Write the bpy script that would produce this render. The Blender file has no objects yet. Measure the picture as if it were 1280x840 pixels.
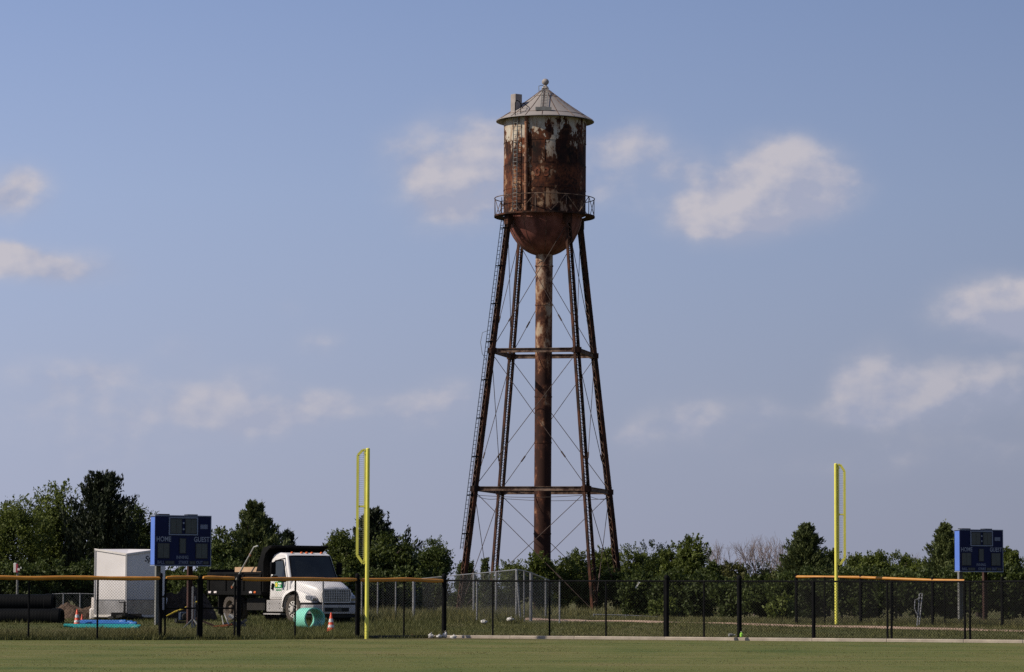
import bpy, math, random
import numpy as np
from mathutils import Vector, Matrix, noise
R = math.radians
random.seed(7)
rng = np.random.default_rng(11)
scene = bpy.context.scene
COL = scene.collection

# ------------------------------------------------------------------ camera
F = 4160.0                       # focal length in photo pixels (1280 wide)
EYE = 1.35
PITCH = math.atan((745 - 420) / F)
ROLL = R(0.2)
cam_d = bpy.data.cameras.new('camera')
cam = bpy.data.objects.new('camera', cam_d)
COL.objects.link(cam)
CAMROT = Matrix.Rotation(R(90) + PITCH, 3, 'X') @ Matrix.Rotation(ROLL, 3, 'Z')
cam.matrix_world = Matrix.Translation((0, 0, EYE)) @ CAMROT.to_4x4()
cam_d.sensor_width = 36
cam_d.lens = F / 1280 * 36
cam_d.clip_start = 1.0
cam_d.clip_end = 20000
scene.camera = cam

def P(px, py, d):
    """world point seen at photo pixel (px, py) at distance d down the field"""
    r = CAMROT @ Vector(((px - 640) / F, (420 - py) / F, -1))
    r = r * (d / r.y)
    return Vector((r.x, r.y, r.z + EYE))

def X(px, d, py=745):
    return P(px, py, d).x

_GY = [0, 106.5, 109, 112, 118, 122, 150, 200, 252, 270, 320, 600, 9000]
_GZ = [0, 0, .05, .2, .36, .38, .38, .2, -.25, -.3, -.3, 0, 0]
def G(x, y):
    z = float(np.interp(y, _GY, _GZ))
    if 109 < y < 400:
        z += .05 * noise.noise((x * .35, y * .25, 0)) * min(1, (y - 109) / 5)
    return z

# ------------------------------------------------------------------ materials
def new_mat(name):
    m = bpy.data.materials.new(name)
    m.use_nodes = True
    nt = m.node_tree
    b = nt.nodes['Principled BSDF']
    return m, nt, b

def ramp(nt, fac, stops):
    r = nt.nodes.new('ShaderNodeValToRGB')
    e = r.color_ramp.elements
    while len(e) < len(stops): e.new(.5)
    for k, (p, c) in enumerate(stops):
        e[k].position = p
        e[k].color = (*c, 1) if len(c) == 3 else c
    nt.links.new(fac, r.inputs[0])
    return r

def noise_tex(nt, scale, detail=5, rough=.6, stretch=(1, 1, 1), coord='Object', off=(0, 0, 0)):
    tc = nt.nodes.new('ShaderNodeTexCoord')
    mp = nt.nodes.new('ShaderNodeMapping')
    mp.inputs['Scale'].default_value = stretch
    mp.inputs['Location'].default_value = off
    n = nt.nodes.new('ShaderNodeTexNoise')
    n.inputs['Scale'].default_value = scale
    n.inputs['Detail'].default_value = detail
    n.inputs['Roughness'].default_value = rough
    nt.links.new(tc.outputs[coord], mp.inputs[0])
    nt.links.new(mp.outputs[0], n.inputs['Vector'])
    return n

def math_n(nt, op, a, b=None, c=None, clamp=False):
    n = nt.nodes.new('ShaderNodeMath')
    n.operation = op
    n.use_clamp = clamp
    for k, v in enumerate((a, b, c)):
        if v is None: continue
        if isinstance(v, (int, float)): n.inputs[k].default_value = v
        else: nt.links.new(v, n.inputs[k])
    return n.outputs[0]

def mix_c(nt, fac, a, b):
    n = nt.nodes.new('ShaderNodeMix')
    n.data_type = 'RGBA'
    for sock, v in ((n.inputs[0], fac), (n.inputs[6], a), (n.inputs[7], b)):
        if isinstance(v, (int, float)): sock.default_value = v
        elif isinstance(v, tuple): sock.default_value = (*v, 1)
        else: nt.links.new(v, sock)
    return n.outputs[2]

def surf(name, c1, c2=None, scale=3, rough=.6, metal=0, bump=0, stretch=(1, 1, 1), lo=.35, hi=.65, spec=.4, coat=0, bscale=None):
    m, nt, b = new_mat(name)
    c2 = c2 or tuple(v * .75 for v in c1)
    n = noise_tex(nt, scale, 6, .65, stretch)
    r = ramp(nt, n.outputs['Fac'], [(lo, c1), (hi, c2)])
    nt.links.new(r.outputs[0], b.inputs['Base Color'])
    b.inputs['Roughness'].default_value = rough
    b.inputs['Metallic'].default_value = metal
    b.inputs['Specular IOR Level'].default_value = spec
    b.inputs['Coat Weight'].default_value = coat
    if bump:
        n2 = noise_tex(nt, bscale or scale * 3, 4, .6, stretch)
        bp = nt.nodes.new('ShaderNodeBump')
        bp.inputs['Strength'].default_value = bump
        bp.inputs['Distance'].default_value = .05
        nt.links.new(n2.outputs['Fac'], bp.inputs['Height'])
        nt.links.new(bp.outputs[0], b.inputs['Normal'])
    return m

M = {}
M['rust'] = surf('rusted_steel', (.018, .011, .009), (.095, .037, .021), 1.6, .9, 0, .3, (1, 1, .5), .42, .68, .15)
M['rust_light'] = surf('rusted_steel_pale', (.055, .030, .022), (.22, .15, .11), 2.2, .9, 0, .2, (1, 1, 1), .4, .65, .2)
M['rod'] = surf('bracing_rod_steel', (.035, .022, .018), (.08, .05, .04), 2, .8)
M['black_metal'] = surf('black_coated_steel', (.0035, .0035, .004), (.007, .007, .008), 4, .7, 0, 0, spec=.06)
M['black_wire'] = surf('black_vinyl_wire', (.004, .004, .0045), (.008, .008, .008), 4, .7, spec=.15)
M['galv'] = surf('galvanised_steel', (.26, .26, .265), (.16, .16, .165), 6, .5, .3)
M['galv_wire'] = surf('galvanised_wire', (.15, .15, .15), (.10, .10, .10), 6, .5, .3)
M['cap'] = surf('amber_plastic', (.52, .235, .035), (.40, .16, .02), 1.1, .45, 0, .15, (1, 1, 1))
M['yellow'] = surf('yellow_paint', (.74, .70, .115), (.62, .57, .09), 1.1, .5)
M['yellow_wire'] = surf('yellow_screen_wire', (.50, .49, .30), (.42, .41, .25), 2, .5)
M['concrete'] = surf('pale_concrete', (.44, .375, .30), (.30, .25, .20), 1.4, .9, 0, .2)
M['white_paint'] = surf('white_vehicle_paint', (.66, .64, .63), (.58, .56, .54), .8, .3, 0, 0, (1, 1, 1), .4, .8, .5, .4)
M['trailer_white'] = surf('white_trailer_skin', (.72, .68, .66), (.66, .62, .60), .7, .45, 0, .06, (1, 1, 1), .4, .8)
M['trailer_trim'] = surf('white_trim', (.74, .70, .66), (.6, .55, .5), 1, .4)
M['plate_metal'] = surf('stone_guard_plate', (.50, .47, .44), (.30, .28, .26), 1.6, .38, .7, .1)
M['step_metal'] = surf('brushed_step_box', (.46, .44, .43), (.36, .34, .33), 2, .5, .3)
M['glass'] = surf('dark_window_glass', (.012, .014, .015), (.024, .028, .027), 1.3, .12, 0, 0, spec=.45)
M['rubber'] = surf('tyre_rubber', (.055, .046, .039), (.085, .070, .058), 5, .9)
M['rim_dusty'] = surf('dusty_wheel_rim', (.16, .13, .10), (.09, .07, .055), 4, .6, .2)
M['rim_white'] = surf('white_wheel_rim', (.62, .6, .57), (.4, .37, .34), 4, .5)
M['bed_black'] = surf('black_dump_bed_paint', (.0035, .0035, .004), (.008, .0078, .0075), 2, .7, 0, .05, spec=.1)
M['chassis'] = surf('chassis_black', (.006, .006, .006), (.014, .012, .010), 3, .8)
M['chrome'] = surf('chrome', (.6, .6, .6), (.45, .45, .45), 3, .2, .9)
M['grille'] = surf('grille_mesh', (.16, .16, .165), (.06, .06, .06), 4, .4, .6)
M['lens'] = surf('headlight_lens', (.5, .5, .52), (.25, .25, .26), 9, .12, .5)
M['amber_lens'] = surf('amber_lens', (.75, .18, .04), (.6, .12, .03), 8, .3)
M['white_lens'] = surf('white_lens', (.8, .76, .74), (.7, .6, .6), 8, .3)
M['wood'] = surf('pale_plywood', (.46, .31, .19), (.36, .23, .14), 3, .8, 0, .1, (1, 1, 8))
M['silver_tube'] = surf('silver_tube', (.45, .45, .42), (.32, .32, .3), 4, .4, .4)
M['green_decal'] = surf('green_decal', (.03, .36, .12), (.02, .28, .09), 3, .4)
M['yellow_decal'] = surf('yellow_decal', (.75, .6, .08), (.7, .55, .06), 3, .4)
M['white_decal'] = surf('white_decal', (.75, .78, .74), (.7, .72, .7), 3, .4)
M['mint'] = surf('mint_pipe_plastic', (.22, .60, .47), (.19, .54, .42), 1.5, .45, 0, .03)
M['blue_pvc'] = surf('blue_pvc', (.022, .14, .44), (.016, .105, .34), 1.5, .4)
M['teal_pvc'] = surf('teal_pvc', (.012, .27, .25), (.01, .2, .2), 1.5, .4)
M['black_hdpe'] = surf('black_corrugated_plastic', (.003, .0033, .004), (.006, .0065, .007), 2, .7, spec=.08)
M['cone_orange'] = surf('traffic_cone_orange', (.72, .085, .03), (.6, .06, .02), 3, .5)
M['cone_white'] = surf('cone_reflective_band', (.72, .7, .68), (.6, .58, .55), 3, .4)
M['board_blue'] = surf('scoreboard_navy', (.010, .0145, .058), (.008, .0115, .047), .7, .6, spec=.15)
M['board_side_lit'] = surf('scoreboard_side_sunlit_blue', (.10, .19, .56), (.085, .165, .50), .7, .45)  # cabinet blue with sunlight painted in as a lighter colour
M['board_trim'] = surf('scoreboard_trim', (.20, .23, .30), (.16, .18, .24), 2, .5)
M['digit'] = surf('digit_panel', (.075, .080, .072), (.055, .060, .055), 3, .5)
M['letter'] = surf('scoreboard_lettering', (.29, .31, .37), (.18, .20, .26), 6, .5)
M['letter_dim'] = surf('scoreboard_faded_lettering', (.17, .19, .26), (.11, .13, .185), 6, .5)
M['digit_frame'] = surf('digit_black_frame', (.012, .012, .014), (.018, .018, .02), 3, .5)
M['brown_post'] = surf('rusty_brown_post', (.055, .022, .016), (.03, .014, .011), 3, .8)
M['grey_post'] = surf('grey_steel_post', (.20, .20, .19), (.13, .13, .12), 3, .6)
M['dirt'] = surf('brown_dirt', (.11, .072, .048), (.05, .032, .022), 3, .95, 0, 1, bscale=9)
M['mulch'] = surf('dark_mulch', (.095, .065, .045), (.028, .02, .015), 5, .95, 0, 1, bscale=12)
M['bag'] = surf('white_sack_plastic', (.55, .53, .50), (.38, .365, .34), 4, .6, 0, .3)
M['red_sign'] = surf('red_sign_face', (.35, .03, .05), (.3, .03, .04), 5, .5)
M['white_sign'] = surf('white_sign_box', (.7, .68, .62), (.6, .58, .53), 5, .5)
M['bark'] = surf('tree_bark', (.06, .045, .035), (.03, .022, .017), 6, .9, 0, .5)
M['twig'] = surf('bare_grey_twigs', (.22, .17, .16), (.15, .115, .105), 4, .9)
M['hatch'] = surf('hatch_grey_paint', (.30, .265, .25), (.22, .19, .175), 2, .7)
M['orange_board'] = surf('orange_board', (.30, .09, .03), (.18, .06, .025), 4, .7)
M['blue_tool'] = surf('dark_blue_casing', (.02, .035, .07), (.012, .018, .03), 4, .5)
M['lime'] = surf('lime_plastic', (.30, .6, .08), (.25, .5, .06), 5, .4)
M['hose_yellow'] = surf('yellow_hose', (.60, .46, .05), (.5, .36, .04), 4, .5)
M['path_dirt'] = surf('sandy_track', (.42, .285, .20), (.30, .20, .14), .8, .95, 0, .3)
M['black_board'] = surf('dark_kick_board', (.014, .016, .024), (.02, .022, .03), 2, .6)
M['number'] = surf('faded_orange_number', (.22, .060, .022), (.05, .018, .011), 3.0, .8, 0, 0, lo=.4, hi=.6)
M['brown_item'] = surf('red_brown_clay', (.16, .05, .03), (.12, .04, .025), 6, .8)

def mat_dusty(name, clean, dust, z0, z1, rough=.35):
    m, nt, b = new_mat(name)
    tc = nt.nodes.new('ShaderNodeTexCoord')
    sep = nt.nodes.new('ShaderNodeSeparateXYZ')
    nt.links.new(tc.outputs['Object'], sep.inputs[0])
    n = noise_tex(nt, 2.2, 7, .7, (1, 1, .35)).outputs['Fac']
    n2 = noise_tex(nt, .8, 3, .5).outputs['Fac']
    h = math_n(nt, 'DIVIDE', math_n(nt, 'SUBTRACT', z1, sep.outputs['Z']), z1 - z0, clamp=True)
    k = math_n(nt, 'ADD', math_n(nt, 'MULTIPLY', math_n(nt, 'POWER', h, 1.6), .55), math_n(nt, 'MULTIPLY', math_n(nt, 'SUBTRACT', n, .42), .55), clamp=True)
    base = ramp(nt, n2, [(.35, clean), (.7, tuple(v * .88 for v in clean))])
    c = mix_c(nt, k, base.outputs[0], dust)
    nt.links.new(c, b.inputs['Base Color'])
    b.inputs['Roughness'].default_value = rough
    b.inputs['Specular IOR Level'].default_value = .45
    return m
M['white_paint'] = mat_dusty('dusty_white_vehicle_paint', (.70, .68, .67), (.30, .26, .22), .45, 1.5, .35)
M['trailer_white'] = mat_dusty('dusty_white_trailer_skin', (.74, .70, .68), (.42, .38, .34), .3, 1.6, .5)

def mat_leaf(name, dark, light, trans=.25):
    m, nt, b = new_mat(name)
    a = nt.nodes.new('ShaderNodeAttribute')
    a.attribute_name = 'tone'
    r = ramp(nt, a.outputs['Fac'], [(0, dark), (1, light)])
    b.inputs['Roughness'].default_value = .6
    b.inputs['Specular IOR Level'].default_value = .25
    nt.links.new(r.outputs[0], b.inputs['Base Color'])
    if trans:
        t = nt.nodes.new('ShaderNodeBsdfTranslucent')
        mx = nt.nodes.new('ShaderNodeMixShader')
        mx.inputs[0].default_value = trans
        nt.links.new(r.outputs[0], t.inputs['Color'])
        nt.links.new(b.outputs[0], mx.inputs[1])
        nt.links.new(t.outputs[0], mx.inputs[2])
        nt.links.new(mx.outputs[0], nt.nodes['Material Output'].inputs['Surface'])
    return m
M['leaf'] = mat_leaf('broadleaf_foliage', (.018, .030, .007), (.145, .175, .032), .32)
M['leaf_dark'] = mat_leaf('dark_broadleaf_foliage', (.014, .023, .006), (.090, .118, .024), .3)
M['leaf_olive'] = mat_leaf('olive_foliage', (.026, .032, .010), (.125, .125, .034))
M['cedar'] = mat_leaf('cedar_foliage', (.014, .023, .008), (.100, .120, .038), .2)
M['cedar_dark'] = mat_leaf('dark_cedar_foliage', (.007, .011, .006), (.032, .042, .018), .1)
M['tall_grass'] = mat_leaf('tall_rough_grass', (.042, .058, .015), (.195, .172, .068), .3)
M['turf'] = mat_leaf('mown_turf', (.080, .082, .022), (.155, .140, .048), .3)
M['weed'] = mat_leaf('green_weeds', (.042, .058, .015), (.155, .150, .050), .3)

def mat_tank():
    m, nt, b = new_mat('rusted_white_tank_paint')
    tc = nt.nodes.new('ShaderNodeTexCoord')
    sep = nt.nodes.new('ShaderNodeSeparateXYZ')
    nt.links.new(tc.outputs['Object'], sep.inputs[0])
    h = math_n(nt, 'DIVIDE', sep.outputs['Z'], TANK_H)                 # 0 at balcony, 1 at eave
    n1 = noise_tex(nt, .95, 8, .60, (1, 1, .62)).outputs['Fac']
    n4 = noise_tex(nt, 4.2, 4, .55, (1, 1, .7), off=(3, 8, 2)).outputs['Fac']
    n2 = noise_tex(nt, 2.4, 7, .7, (1, 1, .30), off=(7, 3, 1)).outputs['Fac']
    n3 = noise_tex(nt, .9, 5, .6, (1, 1, 1), off=(2, 9, 4)).outputs['Fac']
    left = math_n(nt, 'MULTIPLY', sep.outputs['X'], -.012)             # more pale paint towards the left
    hp = math_n(nt, 'POWER', math_n(nt, 'MAXIMUM', h, 0.0), 7)
    p = math_n(nt, 'MULTIPLY', hp, .175)
    p = math_n(nt, 'ADD', p, math_n(nt, 'MULTIPLY', n1, .78))
    p = math_n(nt, 'ADD', p, math_n(nt, 'ADD', math_n(nt, 'MULTIPLY', n2, .30), math_n(nt, 'MULTIPLY', n4, .26)))
    p = math_n(nt, 'ADD', p, left)
    # girth seams hold rust
    mask = ramp(nt, p, [(.728, (0, 0, 0)), (.745, (1, 1, 1))])
    edge = ramp(nt, p, [(.64, (0, 0, 0)), (.725, (1, 1, 1))])
    rust = ramp(nt, n3, [(.36, (.0085, .005, .0042)), (.52, (.028, .010, .007)), (.68, (.115, .035, .015))])
    n5 = noise_tex(nt, 5, 5, .7, off=(1, 2, 3)).outputs['Fac']
    orange = ramp(nt, n5, [(.35, (.06, .022, .010)), (.65, (.25, .095, .035))])
    white = ramp(nt, n2, [(.35, (.26, .15, .085)), (.50, (.41, .355, .285)), (.68, (.50, .475, .41))])
    low = ramp(nt, h, [(.45, (.52, .29, .15)), (.84, (1, 1, 1))])
    wm = nt.nodes.new('ShaderNodeMix'); wm.data_type = 'RGBA'; wm.blend_type = 'MULTIPLY'
    wm.inputs[0].default_value = .8
    nt.links.new(white.outputs[0], wm.inputs[6]); nt.links.new(low.outputs[0], wm.inputs[7])
    c = mix_c(nt, math_n(nt, 'MULTIPLY', edge.outputs[0], .38), rust.outputs[0], orange.outputs[0])
    c = mix_c(nt, mask.outputs[0], c, wm.outputs[2])
    # orange band of bleeding rust low down
    band = ramp(nt, h, [(.18, (0, 0, 0)), (.34, (1, 1, 1)), (.46, (1, 1, 1)), (.52, (0, 0, 0))])
    bm = math_n(nt, 'MULTIPLY', band.outputs[0], ramp(nt, n5, [(.42, (0, 0, 0)), (.62, (.7, .7, .7))]).outputs[0])
    c = mix_c(nt, bm, c, (.15, .045, .018))
    nt.links.new(c, b.inputs['Base Color'])
    b.inputs['Roughness'].default_value = .85
    b.inputs['Specular IOR Level'].default_value = .2
    bp = nt.nodes.new('ShaderNodeBump')
    bp.inputs['Strength'].default_value = .35
    bp.inputs['Distance'].default_value = .05
    nt.links.new(p, bp.inputs['Height'])
    nt.links.new(bp.outputs[0], b.inputs['Normal'])
    return m

def mat_roof():
    m, nt, b = new_mat('weathered_white_roof_sheet')
    tc = nt.nodes.new('ShaderNodeTexCoord')
    sep = nt.nodes.new('ShaderNodeSeparateXYZ')
    nt.links.new(tc.outputs['Object'], sep.inputs[0])
    n1 = noise_tex(nt, 1.2, 8, .7).outputs['Fac']
    n2 = noise_tex(nt, .5, 4, .6, off=(4, 0, 0)).outputs['Fac']
    f = math_n(nt, 'ADD', math_n(nt, 'MULTIPLY', n1, .7), math_n(nt, 'MULTIPLY', n2, .3))
    f = math_n(nt, 'SUBTRACT', f, math_n(nt, 'MULTIPLY', sep.outputs['X'], .016))
    f = math_n(nt, 'SUBTRACT', f, math_n(nt, 'MULTIPLY', sep.outputs['Z'], .03))
    r = ramp(nt, f, [(.30, (.25, .222, .205)), (.41, (.185, .152, .135)), (.47, (.145, .092, .070)), (.58, (.075, .037, .027))])
    nt.links.new(r.outputs[0], b.inputs['Base Color'])
    b.inputs['Roughness'].default_value = .7
    return m

def mat_pipe():
    m, nt, b = new_mat('rusted_riser_pipe')
    tc = nt.nodes.new('ShaderNodeTexCoord')
    sep = nt.nodes.new('ShaderNodeSeparateXYZ')
    nt.links.new(tc.outputs['Object'], sep.inputs[0])
    n1 = noise_tex(nt, 1.3, 9, .68, (1, 1, .55)).outputs['Fac']
    n2 = noise_tex(nt, .8, 5, .6, (1, 1, .6), off=(3, 3, 3)).outputs['Fac']
    hh = math_n(nt, 'DIVIDE', sep.outputs['Z'], 28.0)
    k = math_n(nt, 'ADD', n1, math_n(nt, 'MULTIPLY', math_n(nt, 'SUBTRACT', hh, .62), .22))
    r = ramp(nt, k, [(.44, (.032, .013, .009)), (.53, (.070, .025, .015)), (.58, (.19, .090, .048)), (.66, (.36, .27, .19))])
    top = ramp(nt, hh, [(.915, (0, 0, 0)), (.955, (1, 1, 1)), (.985, (.45, .45, .45))])
    pn = ramp(nt, n1, [(.42, (0, 0, 0)), (.60, (1, 1, 1))])
    c = mix_c(nt, math_n(nt, 'MULTIPLY', math_n(nt, 'MULTIPLY', top.outputs[0], pn.outputs[0]), .40), r.outputs[0], (.36, .28, .24))
    nt.links.new(c, b.inputs['Base Color'])
    b.inputs['Roughness'].default_value = .85
    b.inputs['Specular IOR Level'].default_value = .2
    return m

def mat_bowl():
    m, nt, b = new_mat('red_brown_bowl_paint')
    n1 = noise_tex(nt, .8, 8, .65, (1, 1, .5)).outputs['Fac']
    r = ramp(nt, n1, [(.36, (.082, .027, .022)), (.50, (.165, .056, .044)), (.62, (.23, .095, .075)), (.72, (.32, .21, .185))])
    nt.links.new(r.outputs[0], b.inputs['Base Color'])
    b.inputs['Roughness'].default_value = .7
    b.inputs['Specular IOR Level'].default_value = .25
    return m

def mat_ground():
    m, nt, b = new_mat('grass_ground')
    tc = nt.nodes.new('ShaderNodeTexCoord')
    sep = nt.nodes.new('ShaderNodeSeparateXYZ')
    nt.links.new(tc.outputs['Object'], sep.inputs[0])
    fine = noise_tex(nt, 9, 6, .75, (1, .6, 1)).outputs['Fac']
    mid = noise_tex(nt, .5, 5, .6, (1, .35, 1)).outputs['Fac']
    big = noise_tex(nt, .16, 3, .5, (.5, 1, 1), off=(5, 5, 0)).outputs['Fac']
    streak = noise_tex(nt, .30, 5, .6, (.14, 1.3, 1), off=(2, 11, 0)).outputs['Fac']
    t = math_n(nt, 'ADD', math_n(nt, 'MULTIPLY', fine, .22), math_n(nt, 'ADD', math_n(nt, 'MULTIPLY', mid, .28), math_n(nt, 'ADD', math_n(nt, 'MULTIPLY', big, .20), math_n(nt, 'MULTIPLY', streak, .46))))
    turf = ramp(nt, t, [(.47, (.064, .090, .023)), (.56, (.110, .120, .035)), (.65, (.142, .135, .048)), (.74, (.168, .130, .062))])
    rough = ramp(nt, t, [(.40, (.040, .054, .015)), (.56, (.088, .090, .032)), (.70, (.15, .115, .060))])
    z = ramp(nt, math_n(nt, 'DIVIDE', sep.outputs['Y'], 200), [(.508, (0, 0, 0)), (.520, (1, 1, 1))])
    c = mix_c(nt, z.outputs[0], turf.outputs[0], rough.outputs[0])
    nt.links.new(c, b.inputs['Base Color'])
    b.inputs['Roughness'].default_value = .95
    b.inputs['Specular IOR Level'].default_value = .1
    bp = nt.nodes.new('ShaderNodeBump')
    bp.inputs['Strength'].default_value = .5
    bp.inputs['Distance'].default_value = .05
    nt.links.new(fine, bp.inputs['Height'])
    nt.links.new(bp.outputs[0], b.inputs['Normal'])
    return m

# ------------------------------------------------------------------ builders
class MB:
    def __init__(s): s.v = []; s.f = []
    def add(s, vs, fs):
        o = len(s.v)
        s.v += [tuple(v) for v in vs]
        s.f += [tuple(i + o for i in f) for f in fs]
        return s
    def box(s, c, size, rot=None):
        hx, hy, hz = size[0] / 2, size[1] / 2, size[2] / 2
        vs = [Vector((x, y, z)) for x in (-hx, hx) for y in (-hy, hy) for z in (-hz, hz)]
        if rot is not None: vs = [rot @ v for v in vs]
        c = Vector(c)
        return s.add([v + c for v in vs], [(0, 1, 3, 2), (4, 6, 7, 5), (0, 4, 5, 1), (2, 3, 7, 6), (0, 2, 6, 4), (1, 5, 7, 3)])
    def span(s, a, b):
        return s.box([(a[i] + b[i]) / 2 for i in range(3)], [abs(b[i] - a[i]) for i in range(3)])
    def bar(s, p, q, w, h, up=(0, 0, 1)):
        p, q = Vector(p), Vector(q)
        a = (q - p).normalized()
        u = Vector(up)
        if abs(a.dot(u)) > .98: u = Vector((0, 1, 0))
        x = a.cross(u).normalized(); y = x.cross(a).normalized()
        vs = [e + x * sx * w / 2 + y * sy * h / 2 for e in (p, q) for sx, sy in ((-1, -1), (1, -1), (1, 1), (-1, 1))]
        return s.add(vs, [(3, 2, 1, 0), (4, 5, 6, 7), (0, 1, 5, 4), (1, 2, 6, 5), (2, 3, 7, 6), (3, 0, 4, 7)])
    def tube(s, pts, r, n=8, caps=True):
        pts = [Vector(p) for p in pts]
        rs = r if isinstance(r, (list, tuple)) else [r] * len(pts)
        vs = []; px = None
        for i, p in enumerate(pts):
            a = (pts[min(i + 1, len(pts) - 1)] - pts[max(i - 1, 0)]).normalized()
            if px is None:
                u = Vector((0, 0, 1)) if abs(a.z) < .9 else Vector((0, 1, 0))
                px = a.cross(u).normalized()
            else:
                px = (px - a * px.dot(a)).normalized()
            py = a.cross(px)
            for k in range(n):
                t = 2 * math.pi * k / n
                vs.append(p + (px * math.cos(t) + py * math.sin(t)) * rs[i])
        fs = []
        for i in range(len(pts) - 1):
            for k in range(n):
                fs.append((i * n + k, i * n + (k + 1) % n, (i + 1) * n + (k + 1) % n, (i + 1) * n + k))
        if caps:
            fs.append(tuple(range(n))[::-1]); fs.append(tuple(range((len(pts) - 1) * n, len(pts) * n)))
        return s.add(vs, fs)
    def lathe(s, prof, n=48, axis='z', c=(0, 0, 0), closed=False, phase=0):
        """prof: list of (r, h) turned round an axis through c"""
        vs = []
        for r, h in prof:
            for k in range(n):
                t = 2 * math.pi * k / n + phase
                a, b_ = r * math.cos(t), r * math.sin(t)
                v = {'z': (a, b_, h), 'y': (a, h, b_), 'x': (h, a, b_)}[axis]
                vs.append((v[0] + c[0], v[1] + c[1], v[2] + c[2]))
        fs = []
        m = len(prof)
        for i in range(m if closed else m - 1):
            j = (i + 1) % m
            for k in range(n):
                fs.append((i * n + k, i * n + (k + 1) % n, j * n + (k + 1) % n, j * n + k))
        return s.add(vs, fs)
    def prism(s, poly, f0, f1):
        """poly: 2-D points; f0/f1 map a point to the 3-D position on either side"""
        n = len(poly)
        vs = [f0(*p) for p in poly] + [f1(*p) for p in poly]
        fs = [tuple(range(n)), tuple(range(2 * n - 1, n - 1, -1))]
        fs += [(i, i + n, (i + 1) % n + n, (i + 1) % n) for i in range(n)]
        return s.add(vs, fs)
    def build(s, name, mat, parent=None, smooth=False, bevel=0, segs=2, loc=None, rotz=0):
        me = bpy.data.meshes.new(name)
        me.from_pydata(s.v, [], s.f)
        me.update()
        import bmesh
        bm = bmesh.new(); bm.from_mesh(me)
        bmesh.ops.recalc_face_normals(bm, faces=bm.faces)
        bm.to_mesh(me); bm.free()
        me.materials.append(mat if not isinstance(mat, str) else M[mat])
        o = bpy.data.objects.new(name, me)
        COL.objects.link(o)
        if parent is not None: o.parent = parent
        if loc is not None: o.location = loc
        if rotz: o.rotation_euler.z = rotz
        if smooth or bevel:
            for p in me.polygons: p.use_smooth = True
            try: me.set_sharp_from_angle(angle=R(38))
            except Exception: pass
        if bevel:
            b = o.modifiers.new('bevel', 'BEVEL')
            b.width = bevel; b.segments = segs; b.limit_method = 'ANGLE'; b.angle_limit = R(30)
            b.harden_normals = False
        return o

def tag(o, label=None, cat=None, group=None, kind=None):
    if label: o['label'] = label
    if cat: o['category'] = cat
    if group: o['group'] = group
    if kind: o['kind'] = kind
    return o

def thing(name, label, cat, loc=(0, 0, 0), rotz=0, group=None):
    o = bpy.data.objects.new(name, None)
    o.empty_display_size = .2
    COL.objects.link(o)
    o.location = loc
    o.rotation_euler.z = rotz
    return tag(o, label, cat, group)

def copy_tree(o, parent=None):
    c = o.copy(); COL.objects.link(c)
    if parent is not None: c.parent = parent
    for ch in list(o.children): copy_tree(ch, c)
    return c

def np_quads(name, V, tone, mat, parent=None, tri=False):
    """V: (N,4,3) or (N,3,3) corners, tone: (N,) 0..1"""
    k = V.shape[1]; N = V.shape[0]
    me = bpy.data.meshes.new(name)
    me.vertices.add(N * k)
    me.vertices.foreach_set('co', V.reshape(-1).astype(np.float32))
    me.loops.add(N * k)
    me.loops.foreach_set('vertex_index', np.arange(N * k, dtype=np.int32))
    me.polygons.add(N)
    me.polygons.foreach_set('loop_start', np.arange(0, N * k, k, dtype=np.int32))
    a = me.attributes.new('tone', 'FLOAT', 'POINT')
    a.data.foreach_set('value', np.repeat(np.clip(tone, 0, 1), k).astype(np.float32))
    me.update(calc_edges=True)
    me.materials.append(M[mat])
    o = bpy.data.objects.new(name, me)
    COL.objects.link(o)
    if parent is not None: o.parent = parent
    return o

def text_mb(txt, size, place, bold=0.0):
    cu = bpy.data.curves.new('lettering_curve', 'FONT')
    cu.body = txt; cu.size = size; cu.align_x = 'CENTER'; cu.align_y = 'CENTER'; cu.offset = bold
    cu.resolution_u = 3
    ob = bpy.data.objects.new('lettering_curve', cu)
    COL.objects.link(ob)
    dg = bpy.context.evaluated_depsgraph_get()
    me = bpy.data.meshes.new_from_object(ob.evaluated_get(dg))
    mb = MB()
    mb.add([place(v.co.x, v.co.y) for v in me.vertices], [tuple(p.vertices) for p in me.polygons])
    bpy.data.objects.remove(ob); bpy.data.curves.remove(cu); bpy.data.meshes.remove(me)
    return mb
# ------------------------------------------------------------------ sky and sun
SUN_EL, SUN_AZ = R(38), math.atan2(-.966, -.26)      # from the left, slightly behind the viewer
scene.view_settings.view_transform = 'Standard'
scene.view_settings.look = 'None'
scene.view_settings.exposure = 0
scene.cycles.use_denoising = False
world = bpy.data.worlds.new('World')
scene.world = world
world.use_nodes = True

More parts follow.
